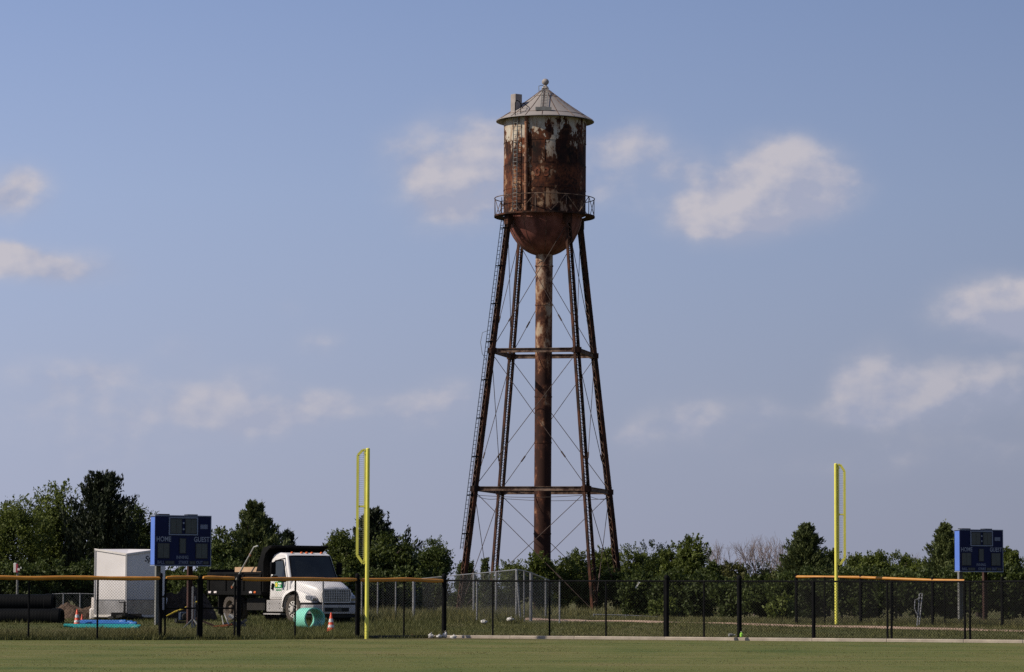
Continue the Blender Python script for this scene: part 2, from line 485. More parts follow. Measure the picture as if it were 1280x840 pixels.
CLOUDS = [  # azimuth/elevation of each cloud, written in the photograph's scale: x, y, half width, half height, weight
    (595, 205, 100, 66, .88), (565, 255, 70, 46, .42), (775, 180, 85, 42, .27), (805, 205, 60, 50, .30), (740, 250, 90, 50, .24),
    (978, 212, 58, 40, 1.05), (1040, 235, 50, 42, .75), (900, 280, 64, 30, .95), (945, 250, 62, 42, .65), (985, 265, 60, 30, .5), (872, 212, 36, 26, .30),
    (1235, 388, 75, 38, 1.0), (1290, 385, 60, 34, .9),
    (1085, 482, 46, 46, .95), (1150, 505, 75, 32, .60), (1225, 485, 95, 36, .80), (1060, 520, 60, 18, .5),
    (865, 525, 62, 38, .62), (955, 515, 36, 22, .42), (788, 548, 34, 22, .42), (1180, 565, 190, 30, .34), (1010, 590, 130, 22, .22),
    (20, 248, 55, 36, .85), (12, 328, 34, 18, .85), (95, 341, 70, 24, .68), (20, 348, 60, 20, .4),
    (255, 515, 95, 36, .66), (335, 525, 88, 32, .66), (402, 432, 36, 22, .55), (408, 508, 36, 22, .40), (320, 472, 46, 18, .4),
    (520, 515, 84, 30, .55), (580, 492, 46, 26, .5), (90, 472, 100, 26, .50), (60, 515, 110, 40, .32), (120, 575, 120, 42, .38),
    (230, 438, 40, 24, .30), (490, 185, 30, 16, .30), (360, 388, 26, 14, .26), (700, 600, 120, 26, .2)]

def build_sky():
    nt = world.node_tree
    nt.nodes.clear()
    out = nt.nodes.new('ShaderNodeOutputWorld')
    bg = nt.nodes.new('ShaderNodeBackground')
    sky = nt.nodes.new('ShaderNodeTexSky')
    sky.sky_type = 'NISHITA'
    sky.sun_disc = False
    sky.sun_elevation = SUN_EL
    sky.sun_rotation = SUN_AZ
    sky.air_density = 1.0; sky.dust_density = 1.2; sky.ozone_density = 2.5
    tc = nt.nodes.new('ShaderNodeTexCoord')
    sep = nt.nodes.new('ShaderNodeSeparateXYZ')
    nt.links.new(tc.outputs['Generated'], sep.inputs[0])
    dx, dy, dz = sep.outputs
    az = math_n(nt, 'ARCTAN2', dx, dy)
    el = math_n(nt, 'ARCSINE', dz)
    U = math_n(nt, 'MULTIPLY', az, 41.6)        # 1 unit = 100 photo pixels
    W = math_n(nt, 'MULTIPLY', el, 41.6)
    comb = nt.nodes.new('ShaderNodeCombineXYZ')
    nt.links.new(U, comb.inputs[0]); nt.links.new(W, comb.inputs[1])
    def nz(scale, det, off, rough=.55, dist=0):
        mp = nt.nodes.new('ShaderNodeMapping')
        mp.inputs['Location'].default_value = off
        mp.inputs['Scale'].default_value = (1, 1.35, 1)
        n = nt.nodes.new('ShaderNodeTexNoise')
        n.inputs['Scale'].default_value = scale; n.inputs['Detail'].default_value = det
        n.inputs['Roughness'].default_value = rough; n.inputs['Distortion'].default_value = dist
        nt.links.new(comb.outputs[0], mp.inputs[0]); nt.links.new(mp.outputs[0], n.inputs['Vector'])
        return n.outputs['Fac']
    total = None; topside = None
    for cx, cy, rx, ry, w in CLOUDS:
        u0, w0 = (cx - 640) / 100, (745 - cy) / 100
        a = math_n(nt, 'MULTIPLY', math_n(nt, 'SUBTRACT', U, u0), 100 / rx)
        b = math_n(nt, 'MULTIPLY', math_n(nt, 'SUBTRACT', W, w0), 100 / ry)
        q = math_n(nt, 'ADD', math_n(nt, 'MULTIPLY', a, a), math_n(nt, 'MULTIPLY', b, b))
        g = math_n(nt, 'MULTIPLY', math_n(nt, 'EXPONENT', math_n(nt, 'MULTIPLY', q, -1.0)), w)
        t = math_n(nt, 'MULTIPLY', g, math_n(nt, 'SUBTRACT', b, math_n(nt, 'MULTIPLY', a, .5)))
        total = g if total is None else math_n(nt, 'ADD', total, g)
        topside = t if topside is None else math_n(nt, 'ADD', topside, t)
    # the rest of the sky, away from the photograph, has the same sort of cloud
    gen = nz(.22, 4, (40, 3, 9))
    away = math_n(nt, 'GREATER_THAN', math_n(nt, 'ABSOLUTE', az), .35)
    extra = math_n(nt, 'MULTIPLY', math_n(nt, 'MULTIPLY', math_n(nt, 'SUBTRACT', gen, .5, clamp=True), 3.0), away)
    total = math_n(nt, 'ADD', total, extra)
    n1 = nz(1.25, 7, (3, 1, 0), .50, .0)
    n2 = nz(1.25, 7, (3.16, .84, 0), .50, .0)
    nb = nz(.75, 3, (8, 5, 2))
    nn = math_n(nt, 'ADD', math_n(nt, 'MULTIPLY', math_n(nt, 'SUBTRACT', n1, .5), 2.1), math_n(nt, 'MULTIPLY', math_n(nt, 'SUBTRACT', nb, .5), .9))
    under = math_n(nt, 'MAXIMUM', math_n(nt, 'MULTIPLY', topside, -.55), 0.0)
    soft = math_n(nt, 'SUBTRACT', math_n(nt, 'MULTIPLY', total, math_n(nt, 'ADD', nn, .95)), math_n(nt, 'MULTIPLY', under, .45))
    dens = nt.nodes.new('ShaderNodeMapRange')
    dens.interpolation_type = 'SMOOTHSTEP'
    dens.inputs['From Min'].default_value = .16; dens.inputs['From Max'].default_value = .80
    nt.links.new(soft, dens.inputs['Value'])
    shade = math_n(nt, 'ADD', math_n(nt, 'MULTIPLY', math_n(nt, 'SUBTRACT', n1, n2), 3.8), math_n(nt, 'ADD', math_n(nt, 'MULTIPLY', topside, .95), .40), clamp=True)
    # clear air: the physical sky, pulled towards a violet-grey haze low down
    skyv = nt.nodes.new('ShaderNodeMix'); skyv.data_type = 'RGBA'; skyv.blend_type = 'MULTIPLY'
    skyv.inputs[0].default_value = 1
    nt.links.new(sky.outputs[0], skyv.inputs[6]); skyv.inputs[7].default_value = (SKYMUL[0], SKYMUL[1], SKYMUL[2], 1)
    k = 1 / SKY_STRENGTH
    hz = nt.nodes.new('ShaderNodeMapRange')
    hz.inputs['From Min'].default_value = .0; hz.inputs['From Max'].default_value = .30
    hz.inputs['To Min'].default_value = .97; hz.inputs['To Max'].default_value = .25
    nt.links.new(dz, hz.inputs['Value'])
    el01 = math_n(nt, 'DIVIDE', dz, .20, clamp=True)
    hcol = ramp(nt, el01, [(0, tuple(v * k for v in HAZE0)), (.28, tuple(v * k for v in HAZE1)), (.60, tuple(v * k for v in HAZE2)), (.95, tuple(v * k for v in HAZE3))])
    # the side towards the sun is paler
    side = math_n(nt, 'ADD', math_n(nt, 'MULTIPLY', az, -1.1), 1.0)
    sidec = math_n(nt, 'MINIMUM', math_n(nt, 'MAXIMUM', side, .8), 1.25)
    sc = nt.nodes.new('ShaderNodeVectorMath'); sc.operation = 'SCALE'
    nt.links.new(hcol.outputs[0], sc.inputs[0]); nt.links.new(sidec, sc.inputs['Scale'])
    clear = mix_c(nt, hz.outputs[0], skyv.outputs[2], sc.outputs[0])
    lit = tuple(v * k for v in (.570, .535, .570)); dark = tuple(v * k for v in (.385, .405, .520))
    ccol = mix_c(nt, shade, dark, lit)
    low = nt.nodes.new('ShaderNodeMapRange')        # clouds sink into the haze near the horizon
    low.inputs['From Min'].default_value = .01; low.inputs['From Max'].default_value = .10
    low.inputs['To Min'].default_value = .30; low.inputs['To Max'].default_value = .86
    nt.links.new(dz, low.inputs['Value'])
    veil = nt.nodes.new('ShaderNodeMapRange'); veil.interpolation_type = 'SMOOTHSTEP'
    veil.inputs['From Min'].default_value = .05; veil.inputs['From Max'].default_value = .95; veil.inputs['To Max'].default_value = .62
    nt.links.new(math_n(nt, 'MULTIPLY', total, math_n(nt, 'ADD', math_n(nt, 'MULTIPLY', math_n(nt, 'SUBTRACT', n1, .5), 1.3), math_n(nt, 'ADD', nb, .55))), veil.inputs['Value'])
    both = math_n(nt, 'MAXIMUM', dens.outputs[0], veil.outputs[0])
    fac = math_n(nt, 'MULTIPLY', both, low.outputs[0])
    final = mix_c(nt, fac, clear, ccol)
    nt.links.new(final, bg.inputs['Color'])
    bg.inputs['Strength'].default_value = SKY_STRENGTH
    nt.links.new(bg.outputs[0], out.inputs['Surface'])

SKY_STRENGTH = .1
SKYMUL = (.42, .46, .58)
HAZE0, HAZE1, HAZE2, HAZE3 = (.333, .352, .456), (.362, .406, .550), (.378, .462, .680), (.342, .452, .755)
build_sky()

sun_d = bpy.data.lights.new('sun', 'SUN')
sun_d.energy = 5.0
sun_d.angle = R(.53)
sun_d.color = (1.0, .90, .76)
sun = bpy.data.objects.new('sun', sun_d)
COL.objects.link(sun)
S = Vector((math.sin(SUN_AZ) * math.cos(SUN_EL), math.cos(SUN_AZ) * math.cos(SUN_EL), math.sin(SUN_EL)))
sun.rotation_euler = S.to_track_quat('Z', 'Y').to_euler()
sun.location = (-60, -20, 60)

# ------------------------------------------------------------------ ground
def ground():
    xs = sorted(set([-6000, -2500, -1000, -400, -200, -120] + list(np.linspace(-80, 80, 81)) + [120, 200, 400, 1000, 2500, 6000]))
    ys = sorted(set([-300, -60, 0, 30] + list(np.linspace(50, 160, 111)) + list(np.linspace(163, 300, 47)) + [330, 380, 460, 600, 900, 1600, 3000, 9000]))
    mb = MB()
    mb.v = [(x, y, G(x, y)) for y in ys for x in xs]
    n = len(xs)
    mb.f = [(j * n + i, j * n + i + 1, (j + 1) * n + i + 1, (j + 1) * n + i) for j in range(len(ys) - 1) for i in range(n - 1)]
    o = mb.build('ground', mat_ground(), smooth=True)
    tag(o, kind='structure')
ground()

FPX = [-300, 203, 298, 447, 555, 833, 924, 1280, 1700]
FD = [96, 100, 101.5, 105, 107, 104.5, 103.5, 100, 96.5]
def fence_d(px): return float(np.interp(px, FPX, FD))
def fp(px):
    d = fence_d(px)
    return Vector((X(px, d, 760), d, 0))

def strip(name, pts_c, w, dz, mat, kind='structure', wob=0):
    """a ribbon that follows the terrain along centre points"""
    pts = []
    for a, b in zip(pts_c[:-1], pts_c[1:]):
        L = math.dist(a, b); k = max(2, int(L / .8))
        pts += [(a[0] + (b[0] - a[0]) * i / k, a[1] + (b[1] - a[1]) * i / k) for i in range(k)]
    pts.append(pts_c[-1])
    mb = MB(); W = 5
    for i, p in enumerate(pts):
        q = pts[min(i + 1, len(pts) - 1)]; o = pts[max(i - 1, 0)]
        t = Vector((q[0] - o[0], q[1] - o[1])).normalized(); nrm = Vector((-t.y, t.x))
        for k in range(W):
            f = (k / (W - 1) - .5) * (w + wob * noise.noise((i * .35, k, 3)))
            x, y = p[0] + nrm.x * f, p[1] + nrm.y * f
            mb.v.append((x, y, G(x, y) + dz * (1 if 0 < k < W - 1 else .2)))
    for i in range(len(pts) - 1):
        for k in range(W - 1):
            mb.f.append((i * W + k, i * W + k + 1, (i + 1) * W + k + 1, (i + 1) * W + k))
    return tag(mb.build(name, M[mat], smooth=True), kind=kind)
path_px = [(610, 146), (650, 140), (760, 127), (900, 120), (1000, 117), (1150, 114.6), (1290, 112.6), (1500, 110)]
strip('path', [(X(px, d, 780), d) for px, d in path_px], 1.5, .05, 'path_dirt', wob=.8)

# kerb under the fence: pale concrete on the right
kb = MB()
kp = [540, 555, 640, 720, 833, 924, 1017, 1110, 1206, 1280, 1380]
for a, b in zip(kp[:-1], kp[1:]):
    p, q = fp(a), fp(b)
    kb.bar((p.x, p.y - .02, .0), (q.x, q.y - .02, .0), .34, .19)
tag(kb.build('kerb', M['concrete'], bevel=.02), kind='structure')

# ------------------------------------------------------------------ water tower
TZ = -.3
TC = Vector((X(677.3, 260, 770), 260, TZ))
def tz(py): return P(680, py, 260).z - TZ
tower = thing('water_tower', 'tall rusty water tower with a conical white roof, standing on four lattice legs', 'water tower', TC)
tower.rotation_euler.y = R(.22)
zb, ze = tz(269.5), tz(152)
TANK_H = ze - zb
TR = 3.23
# tank shell, with slightly proud plate laps at each course
prof = []
courses = [0, .26, .52, .76, 1.0]
for i, (a, b) in enumerate(zip(courses[:-1], courses[1:])):
    prof += [(TR + (.012 if i % 2 else 0), a * TANK_H + .001), (TR + (.012 if i % 2 else 0), b * TANK_H - .03), (TR + .028, b * TANK_H - .03), (TR + .028, b * TANK_H)]
tank_mb = MB().lathe(prof, 96)
seam = tank_mb
for i, (a, b) in enumerate(zip(courses[:-1], courses[1:])):
    for k in range(7):
        t = 2 * math.pi * k / 7 + i * .45 + .2
        seam.box((TR * 1.004 * math.cos(t), TR * 1.004 * math.sin(t), (a + b) / 2 * TANK_H), (.03, .07, (b - a) * TANK_H * .98), Matrix.Rotation(t, 3, 'Z'))
tank = tank_mb.build('tank', mat_tank(), tower, smooth=True, loc=(0, 0, zb))
num = []
for ch, pxc in (('0', 671.2), ('3', 682.6)):
    t0 = math.asin((pxc - 681.0) / 51.7)
    def place(x, y, t0=t0):
        t = t0 + x / TR
        r = TR + .035
        return (r * math.sin(t), -r * math.cos(t), P(680, 214.8, 260 - TR).z - TZ - zb + y)
    num.append(text_mb(ch, .92, place, .035))
for n_ in num: n_.build('number', M['number'], tank)

# bowl
zb0, zb1 = zb, tz(319.5)
bd = zb0 - zb1
prof = [(TR * .985, 0)]
for k in range(0, 23):
    t = k / 22 * math.pi / 2
    r = 2.97 * (abs(math.cos(t)) ** .92); h = -bd * (math.sin(t) ** 1.12)
    prof.append((max(r, .05), h - .02))
bowl = MB().lathe(prof, 96).build('tank_bowl', mat_bowl(), tower, smooth=True, loc=(0, 0, zb0))
rb = MB()
for k in range(10):
    t = 2 * math.pi * k / 10 + .35
    rb.tube([((r + .01) * math.cos(t), (r + .01) * math.sin(t), h) for r, h in prof[2:-2]], .018, 5)
rb.build('bowl_seam', M['rust_light'], bowl, smooth=True)

# riser pipe
pr = .665
prof = [(pr, 0)]
for zz in (3.0, 6.5, 10.1, 13.6, 17.2, 20.8, 24.4):
    prof += [(pr, zz - .06), (pr + .03, zz - .05), (pr + .03, zz + .05), (pr, zz + .06)]
prof += [(pr * 1.02, zb1 - .9), (pr * 1.08, zb1 - .88), (pr * 1.08, zb1 - .78), (pr * 1.02, zb1 - .76), (pr * 1.02, zb1 + .3)]
MB().lathe(prof, 48).build('riser_pipe', mat_pipe(), tower, smooth=True)

# roof
RE = 3.86
za = tz(109)
def roof_z(r): return ze + (za - ze) * (1 - r / RE) - .10 * math.sin(math.pi * r / RE)
prof = [(RE, ze - .04)] + [(r, roof_z(r)) for r in np.linspace(RE, .22, 14)]
prof += [(.2, roof_z(.22) - .05)] + [(r, roof_z(r) - .06) for r in np.linspace(.3, RE - .02, 10)]
roof = MB().lathe(prof, 96, closed=True).build('roof', mat_roof(), tower, smooth=True)
rr = MB()
for k in range(18):
    t = 2 * math.pi * k / 18 + .1
    rr.tube([(r * math.cos(t), r * math.sin(t), roof_z(r) + .012) for r in np.linspace(.3, RE - .02, 8)], .026, 5)
rr.build('roof_seam', M['rust_light'], roof, smooth=True)
rg = MB()
for r_ in (1.05, RE - .62):
    rg.tube([(r_ * math.cos(t), r_ * math.sin(t), roof_z(r_) + .01) for t in np.linspace(0, 2 * math.pi, 65)], .022, 5, False)
rg.build('roof_hoop', M['rust_light'], roof, smooth=True)
prof = [(.30, za - .12), (.22, za + .02), (.12, za + .12), (.12, za + .2)]
bc = za + .42
prof += [(.02 + .26 * math.sin(t), bc - .26 * math.cos(t)) for t in np.linspace(.45, math.pi, 12)]
MB().lathe(prof, 24).build('ball_finial', M['hatch'], roof, smooth=True)
# hatch box standing on the roof edge, with a bent handrail beside it
hx, hy = -2.28, -1.35
hz = roof_z(math.hypot(hx, hy))
hatch = MB().box((hx, hy, (hz - .35 + tz(121.5)) / 2), (.66, .62, tz(121.5) - hz + .35), Matrix.Rotation(R(38), 3, 'Z')).build('roof_hatch', M['hatch'], tower, bevel=.02)
hr = MB()
hr.tube([(hx - .08, -2.95, roof_z(3.7) - .1), (hx - .08, -2.95, ze + 1.05), (hx + .02, -2.75, ze + 1.28), (hx + .25, -2.4, ze + 1.22), (hx + .55, -2.0, roof_z(2.8) - .02)], .035, 6)
hr.tube([(hx + .35, -3.0, roof_z(3.7) - .1), (hx + .35, -3.0, ze + .95), (hx + .55, -2.6, ze + 1.1), (hx + 1.0, -2.1, roof_z(2.6))], .03, 6)
hr.build('handrail', M['black_metal'], hatch, smooth=True)
# roof ladder up to the ball
rl = MB()
ang = math.atan2(-1, -.05)
for s in (-.24, .24):
    pts = []
    for r in np.linspace(3.2, .35, 10):
        t = ang + s / max(r, .3) if r > .8 else ang + s / .8
        pts.append((r * math.cos(ang) - s * math.sin(ang), r * math.sin(ang) + s * math.cos(ang), roof_z(r) + .17))
    rl.tube(pts, .03, 5)
for r in np.linspace(3.1, .5, 13):
    p = Vector((r * math.cos(ang), r * math.sin(ang), roof_z(r) + .17)); d = Vector((-math.sin(ang), math.cos(ang), 0)) * .24
    rl.tube([p - d, p + d], .02, 5)
p = Vector((3.2 * math.cos(ang), 3.2 * math.sin(ang), roof_z(3.2) + .14))
rl.box(p, (1.25, .16, .26))
rl.tube([(-.5, -.45, roof_z(.5)), (-.52, -.4, roof_z(.5) + .42), (-.25, -.25, roof_z(.3) + .35), (0, -.2, roof_z(.3) + .2)], .03, 5)
rl.build('roof_ladder', M['grey_post'], tower, smooth=True)

# ladder and riser conduit on the tank's face
def on_tank(px, r=TR): 
    return math.asin(max(-.99, min(.99, (px - 681) / 16.0 / r)))
lad = MB()
t0 = on_tank(646.5)
rr_ = TR + .28
for s in (-.2, .2):
    b_ = Vector((rr_ * math.sin(t0) + s * math.cos(t0), -rr_ * math.cos(t0) + s * math.sin(t0), 0))
    lad.bar(b_ + Vector((0, 0, zb + .1)), b_ + Vector((0, 0, ze + .25)), .06, .06)
for i in range(24):
    z = zb + .25 + i * .305
    a = Vector((rr_ * math.sin(t0), -rr_ * math.cos(t0), z)); d = Vector((math.cos(t0), math.sin(t0), 0)) * .2
    lad.tube([a - d, a + d], .02, 5)
for z in np.linspace(zb + .6, ze - .4, 5):
    for s in (-.2, .2):
        a = Vector((rr_ * math.sin(t0) + s * math.cos(t0), -rr_ * math.cos(t0) + s * math.sin(t0), z))
        lad.bar(a, a + Vector((-math.sin(t0), math.cos(t0), 0)) * .3, .05, .05)
lad.build('tank_ladder', M['grey_post'], tower)
cd = MB(); t0 = on_tank(658.3); rr_ = TR + .16
cd.tube([(rr_ * math.sin(t0), -rr_ * math.cos(t0), zb + .05), (rr_ * math.sin(t0), -rr_ * math.cos(t0), ze - .02)], .13, 12)
for z in np.linspace(zb + .7, ze - .5, 5):
    cd.tube([(rr_ * math.sin(t0), -rr_ * math.cos(t0), z - .04), (rr_ * math.sin(t0), -rr_ * math.cos(t0), z + .04)], .16, 12)
cd.build('overflow_pipe', M['conduit'] if 'conduit' in M else surf('orange_rust_pipe', (.26, .12, .06), (.10, .04, .025), 2.5, .85), tower, smooth=True)

# balcony
BR = 3.93
bal = MB().lathe([(TR + .005, -.05), (BR, -.05), (BR + .03, -.05), (BR + .03, -.17), (BR, -.17), (BR - .02, -.11), (TR + .005, -.11)], 72, closed=True)
balc = bal.build('balcony', M['rust'], tower, loc=(0, 0, zb))
rail = MB()
RH = 1.32; NB = 20
for rz, rad in ((RH, .036), (RH * .98 - .62, .0)):
    if rad: rail.tube([(BR * math.cos(t), BR * math.sin(t), rz) for t in np.linspace(0, 2 * math.pi, 73)], rad, 6, False)
for k in range(NB):
    t = 2 * math.pi * k / NB + .12; t2 = t + 2 * math.pi / NB
    a = Vector((BR * math.cos(t), BR * math.sin(t), 0)); b = Vector((BR * math.cos(t2), BR * math.sin(t2), 0)); up = Vector((0, 0, RH))
    if k % 2 == 0: rail.bar(a - Vector((0, 0, .1)), a + up, .06, .06)
    if k % 2: rail.bar(a, b + up, .04, .04)
    else: rail.bar(a + up, b, .04, .04)
rail.build('railing', M['rust_light'], balc)

# legs
ANG = [R(212), R(302), R(32), R(122)]
zt = tz(276)
RB_, RT_ = 7.55, 3.32
def leg_pt(a, z):
    r = RB_ + (RT_ - RB_) * (z / zt)
    return Vector((r * math.cos(a), r * math.sin(a), z))
for a in ANG:
    b, t = leg_pt(a, .1), leg_pt(a, zt + .25)
    ax = (t - b).normalized()
    tan = Vector((-math.sin(a), math.cos(a), 0)); rad = tan.cross(ax).normalized()
    lg = MB()
    def scale_at(z): return 1.0 - .22 * z / zt
    for s in (-1, 1):
        for f0, f1 in ((0, .32), (.32, .64), (.64, 1)):
            p, q = b.lerp(t, f0), b.lerp(t, f1)
            w = .25 * scale_at(p.z)
            lg.bar(p + tan * s * w, q + tan * s * w * .96, .30, .035, up=tan)       # web
            for e in (-.15, .15):
                lg.bar(p + tan * s * (w - .03) + rad * e, q + tan * s * (w * .96 - .03) + rad * e, .03, .08, up=tan)  # flanges
    leg = lg.build('leg', M['rust'], tower)
    lc = MB(); L = (t - b).length; n = int(L / .42)
    for e in (-.165, .165):
        for i in range(n):
            p, q = b.lerp(t, i / n), b.lerp(t, (i + 1) / n)
            s = 1 if i % 2 else -1
            w = .24 * scale_at(p.z)
            lc.bar(p + tan * s * w + rad * e, q - tan * s * w + rad * e, .06, .02, up=tan)
    lc.build('lacing', M['rust_light'], leg)
    MB().box((b.x, b.y, 0), (.8, .8, .3), Matrix.Rotation(a, 3, 'Z')).build('footing', M['concrete'], tower, bevel=.03)
    for c, sz in ((leg_pt(a, tz(441.5)), (.46, .60, .42)), (leg_pt(a, tz(613)), (.46, .64, .42)), (leg_pt(a, zt - .1), (.42, .6, .8))):
        MB().box(c, sz, Matrix.Rotation(a, 3, 'Z')).build('gusset', M['rust'], leg)
# horizontal struts and tie rods
levels = [.3, tz(613), tz(441.5), zt - .2]
for li in (1, 2):
    for i in range(4):
        p, q = leg_pt(ANG[i], levels[li]), leg_pt(ANG[(i + 1) % 4], levels[li])
        st = MB()
        st.bar(p, q, .05, .26)
        for dz in (-.15, .15):
            st.bar(p + Vector((0, 0, dz)), q + Vector((0, 0, dz)), .22, .04)
        n = 0
        for k in range(n):
            a, b = p.lerp(q, k / n), p.lerp(q, (k + 1) / n); s = .10 if k % 2 else -.10
            st.bar(a + Vector((0, 0, s)), b - Vector((0, 0, s)), .04, .07)
        st.build('strut', M['rust_light'], tower)
for li in range(3):
    for i in range(4):
        for c in (0, 1):
            a0, a1 = (ANG[i], ANG[(i + 1) % 4]) if c else (ANG[(i + 1) % 4], ANG[i])
            p, q = leg_pt(a0, levels[li] + .15), leg_pt(a1, levels[li + 1] - .2)
            rd = MB().tube([p, q], .027, 5)
            m = p.lerp(q, .24 if li else .3)
            d = (q - p).normalized()
            rd.tube([m - d * .28, m + d * .28], .06, 6)
            rd.build('tie_rod', M['rod'], tower)
for i in range(4):                                   # sag rods below each strut
    p, q = leg_pt(ANG[i], levels[1] - .5), leg_pt(ANG[(i + 1) % 4], levels[1] - .5)
    pts = [p.lerp(q, f) - Vector((0, 0, .18 * math.sin(math.pi * f))) for f in np.linspace(0, 1, 9)]
    MB().tube(pts, .02, 5).build('tie_rod', M['rod'], tower)
# access ladder up the left front leg, ending above head height
al = MB()
a = ANG[0]
tan = Vector((-math.sin(a), math.cos(a), 0)); rad0 = Vector((math.cos(a), math.sin(a), 0))
zl0, zl1 = tz(688), zb + 1.2
def lad_pt(z): return leg_pt(a, min(z, zt)) + rad0 * (.52 if z < zt else .52 + (z - zt) * .0)
for s in (-.2, .2):
    pts = [lad_pt(z) + tan * s for z in np.linspace(zl0, zt, 6)] + [lad_pt(zt) + tan * s + Vector((0, 0, zl1 - zt))]
    for p, q in zip(pts[:-1], pts[1:]): al.bar(p, q, .05, .05)
nr = int((zl1 - zl0) / .33)
for i in range(nr):
    z = zl0 + .15 + i * .33
    p = lad_pt(z) if z < zt else lad_pt(zt) + Vector((0, 0, z - zt))
    al.tube([p - tan * .2, p + tan * .2], .02, 5)
for z in np.linspace(zl0 + 1.2, zt - .8, 9):
    for s in (-.2, .2): al.bar(lad_pt(z) + tan * s, leg_pt(a, z) + tan * s, .06, .08)
al.build('access_ladder', M['black_metal'], tower)
hoop = MB()
hc = lad_pt(tz(432))
hoop.tube([hc + rad0 * .05 + Vector((0, 0, .9)), hc + rad0 * .45 + Vector((0, 0, .75)), hc + rad0 * .62 + Vector((0, 0, 0)), hc + rad0 * .45 + Vector((0, 0, -.9)), hc + rad0 * .1 + Vector((0, 0, -1.3))], .02, 6)
hoop.build('loose_cable', M['grey_post'], tower, smooth=True)
# ------------------------------------------------------------------ fences
def kid(mb, name, mat, parent, **kw):
    """child built in world coordinates under an unrotated thing"""
    o = mb.build(name, M[mat] if isinstance(mat, str) else mat, parent, **kw)
    o.location = -parent.location
    return o

def chain(mb, A0, A1, B0, B1, pitch=.062, w=.005):
    """diagonal wires of a chain-link panel; A/B ends, 0 bottom, 1 top"""
    A0, A1, B0, B1 = map(Vector, (A0, A1, B0, B1))
    L = ((B0 - A0).length + (B1 - A1).length) / 2
    h = ((A1 - A0).length + (B1 - B0).length) / 2
    step = pitch * math.sqrt(2)
    def at(s, t):
        u, v = s / L, t / h
        return A0.lerp(B0, u).lerp(A1.lerp(B1, u), v)
    ww = w * .7071
    for sg in (1, -1):
        k = -h
        while k < L:
            s0, t0, s1, t1 = k, 0.0, k + h, h
            if s0 < 0: t0 -= s0; s0 = 0
            if s1 > L: t1 -= s1 - L; s1 = L
            if t1 > t0 + .01:
                if sg < 0: a, b = (s0, h - t0), (s1, h - t1)
                else: a, b = (s0, t0), (s1, t1)
                mb.add([at(a[0] - ww / 2, a[1] + sg * ww / 2), at(a[0] + ww / 2, a[1] - sg * ww / 2), at(b[0] + ww / 2, b[1] - sg * ww / 2), at(b[0] - ww / 2, b[1] + sg * ww / 2)], [(0, 1, 2, 3)])
            k += step

FH = 1.83
def cap_tube(parent, a, b, z, r=.062, seed=0):
    n = max(6, int((b - a).length / .25)); pts = []
    for i in range(n + 1):
        p = a.lerp(b, i / n)
        sag = .016 * noise.noise((p.x * .9 + seed, seed * 3.1, 0)) + .010 * math.sin(i * .55 + seed)
        pts.append((p.x, p.y, z + sag))
    rs = [r * (.75 if i in (0, n) else 1) * (1 + .05 * math.sin(i * 1.3)) for i in range(n + 1)]
    kid(MB().tube(pts, rs, 12), 'rail_cap', 'cap', parent, smooth=True)

def black_fence(name, label, cat, posts, cap=None, group=None, height=FH, base=None, ww=.005):
    """posts: (px, radius, rise above rail)"""
    o = fp(posts[0][0])
    t = thing(name, label, cat, (o.x, o.y, 0), 0, group)
    for px, r, up in posts:
        p = fp(px); z0 = G(p.x, p.y)
        mb = MB().tube([(p.x, p.y, z0 - .1), (p.x, p.y, z0 + height + up)], r, 10)
        if up: mb.lathe([(.001, .06), (r * .8, .045), (r * 1.15, 0), (r * 1.15, -.06)], 10, c=(p.x, p.y, z0 + height + up))
        kid(mb, 'post', 'black_metal', t, smooth=True)
    rail = MB(); link = MB()
    for a, b in zip(posts[:-1], posts[1:]):
        p, q = fp(a[0]), fp(b[0])
        zp, zq = G(p.x, p.y), G(q.x, q.y)
        rail.tube([(p.x, p.y, zp + height), (q.x, q.y, zq + height)], .027, 8)
        chain(link, (p.x, p.y - .03, zp + .05), (p.x, p.y - .03, zp + height), (q.x, q.y - .03, zq + .05), (q.x, q.y - .03, zq + height), w=ww)
    kid(rail, 'top_rail', 'black_metal', t, smooth=True)
    kid(link, 'chain_link', 'black_wire', t)
    if cap:
        for i, (a, b) in enumerate(cap): cap_tube(t, fp(a), fp(b), height + .012, seed=a * .01)
    if base:
        for a, b in base:
            p, q = fp(a), fp(b)
            kid(MB().bar((p.x, p.y - .08, .04), (q.x, q.y - .08, .04), .04, .11), 'base_board', 'black_board', t)
    return t

black_fence('outfield_fence', 'black chain link fence with an amber rail cap in front of the white trailer', 'fence',
            [(-220, .03, 0), (-135, .03, 0), (-50, .03, 0), (36, .03, 0), (122, .03, 0), (200.5, .055, .12)], [(-220, 201)], 'outfield fence runs')
def gate_leaf(a, b, label):
    p, q = fp(a), fp(b)
    t = thing('fence_gate', label, 'gate', (p.x, p.y, 0), 0, 'leaves of the outfield gate')
    fr = MB()
    for c in (p, q): fr.tube([(c.x, c.y, .04), (c.x, c.y, FH - .02)], .03, 8)
    for z in (.06, .95, FH - .02): fr.tube([(p.x, p.y, z), (q.x, q.y, z)], .026, 8)
    kid(fr, 'gate_frame', 'black_metal', t, smooth=True)
    l = MB(); chain(l, (p.x, p.y - .02, .06), (p.x, p.y - .02, FH), (q.x, q.y - .02, .06), (q.x, q.y - .02, FH), .062, .004)
    kid(l, 'chain_link', 'black_wire', t)
    kid(MB().box((q.x - .02, q.y - .06, .98), (.1, .05, .14)), 'latch', 'black_metal', t)
    cap_tube(t, p.lerp(q, .03), q.lerp(p, .03), FH + .03, seed=a)
gate_leaf(206.5, 247.5, 'amber capped gate leaf below the scoreboard, beside the tall grey post')
gate_leaf(252.5, 293.5, 'amber capped gate leaf in front of the dump truck rear wheel')
pp = fp(250)
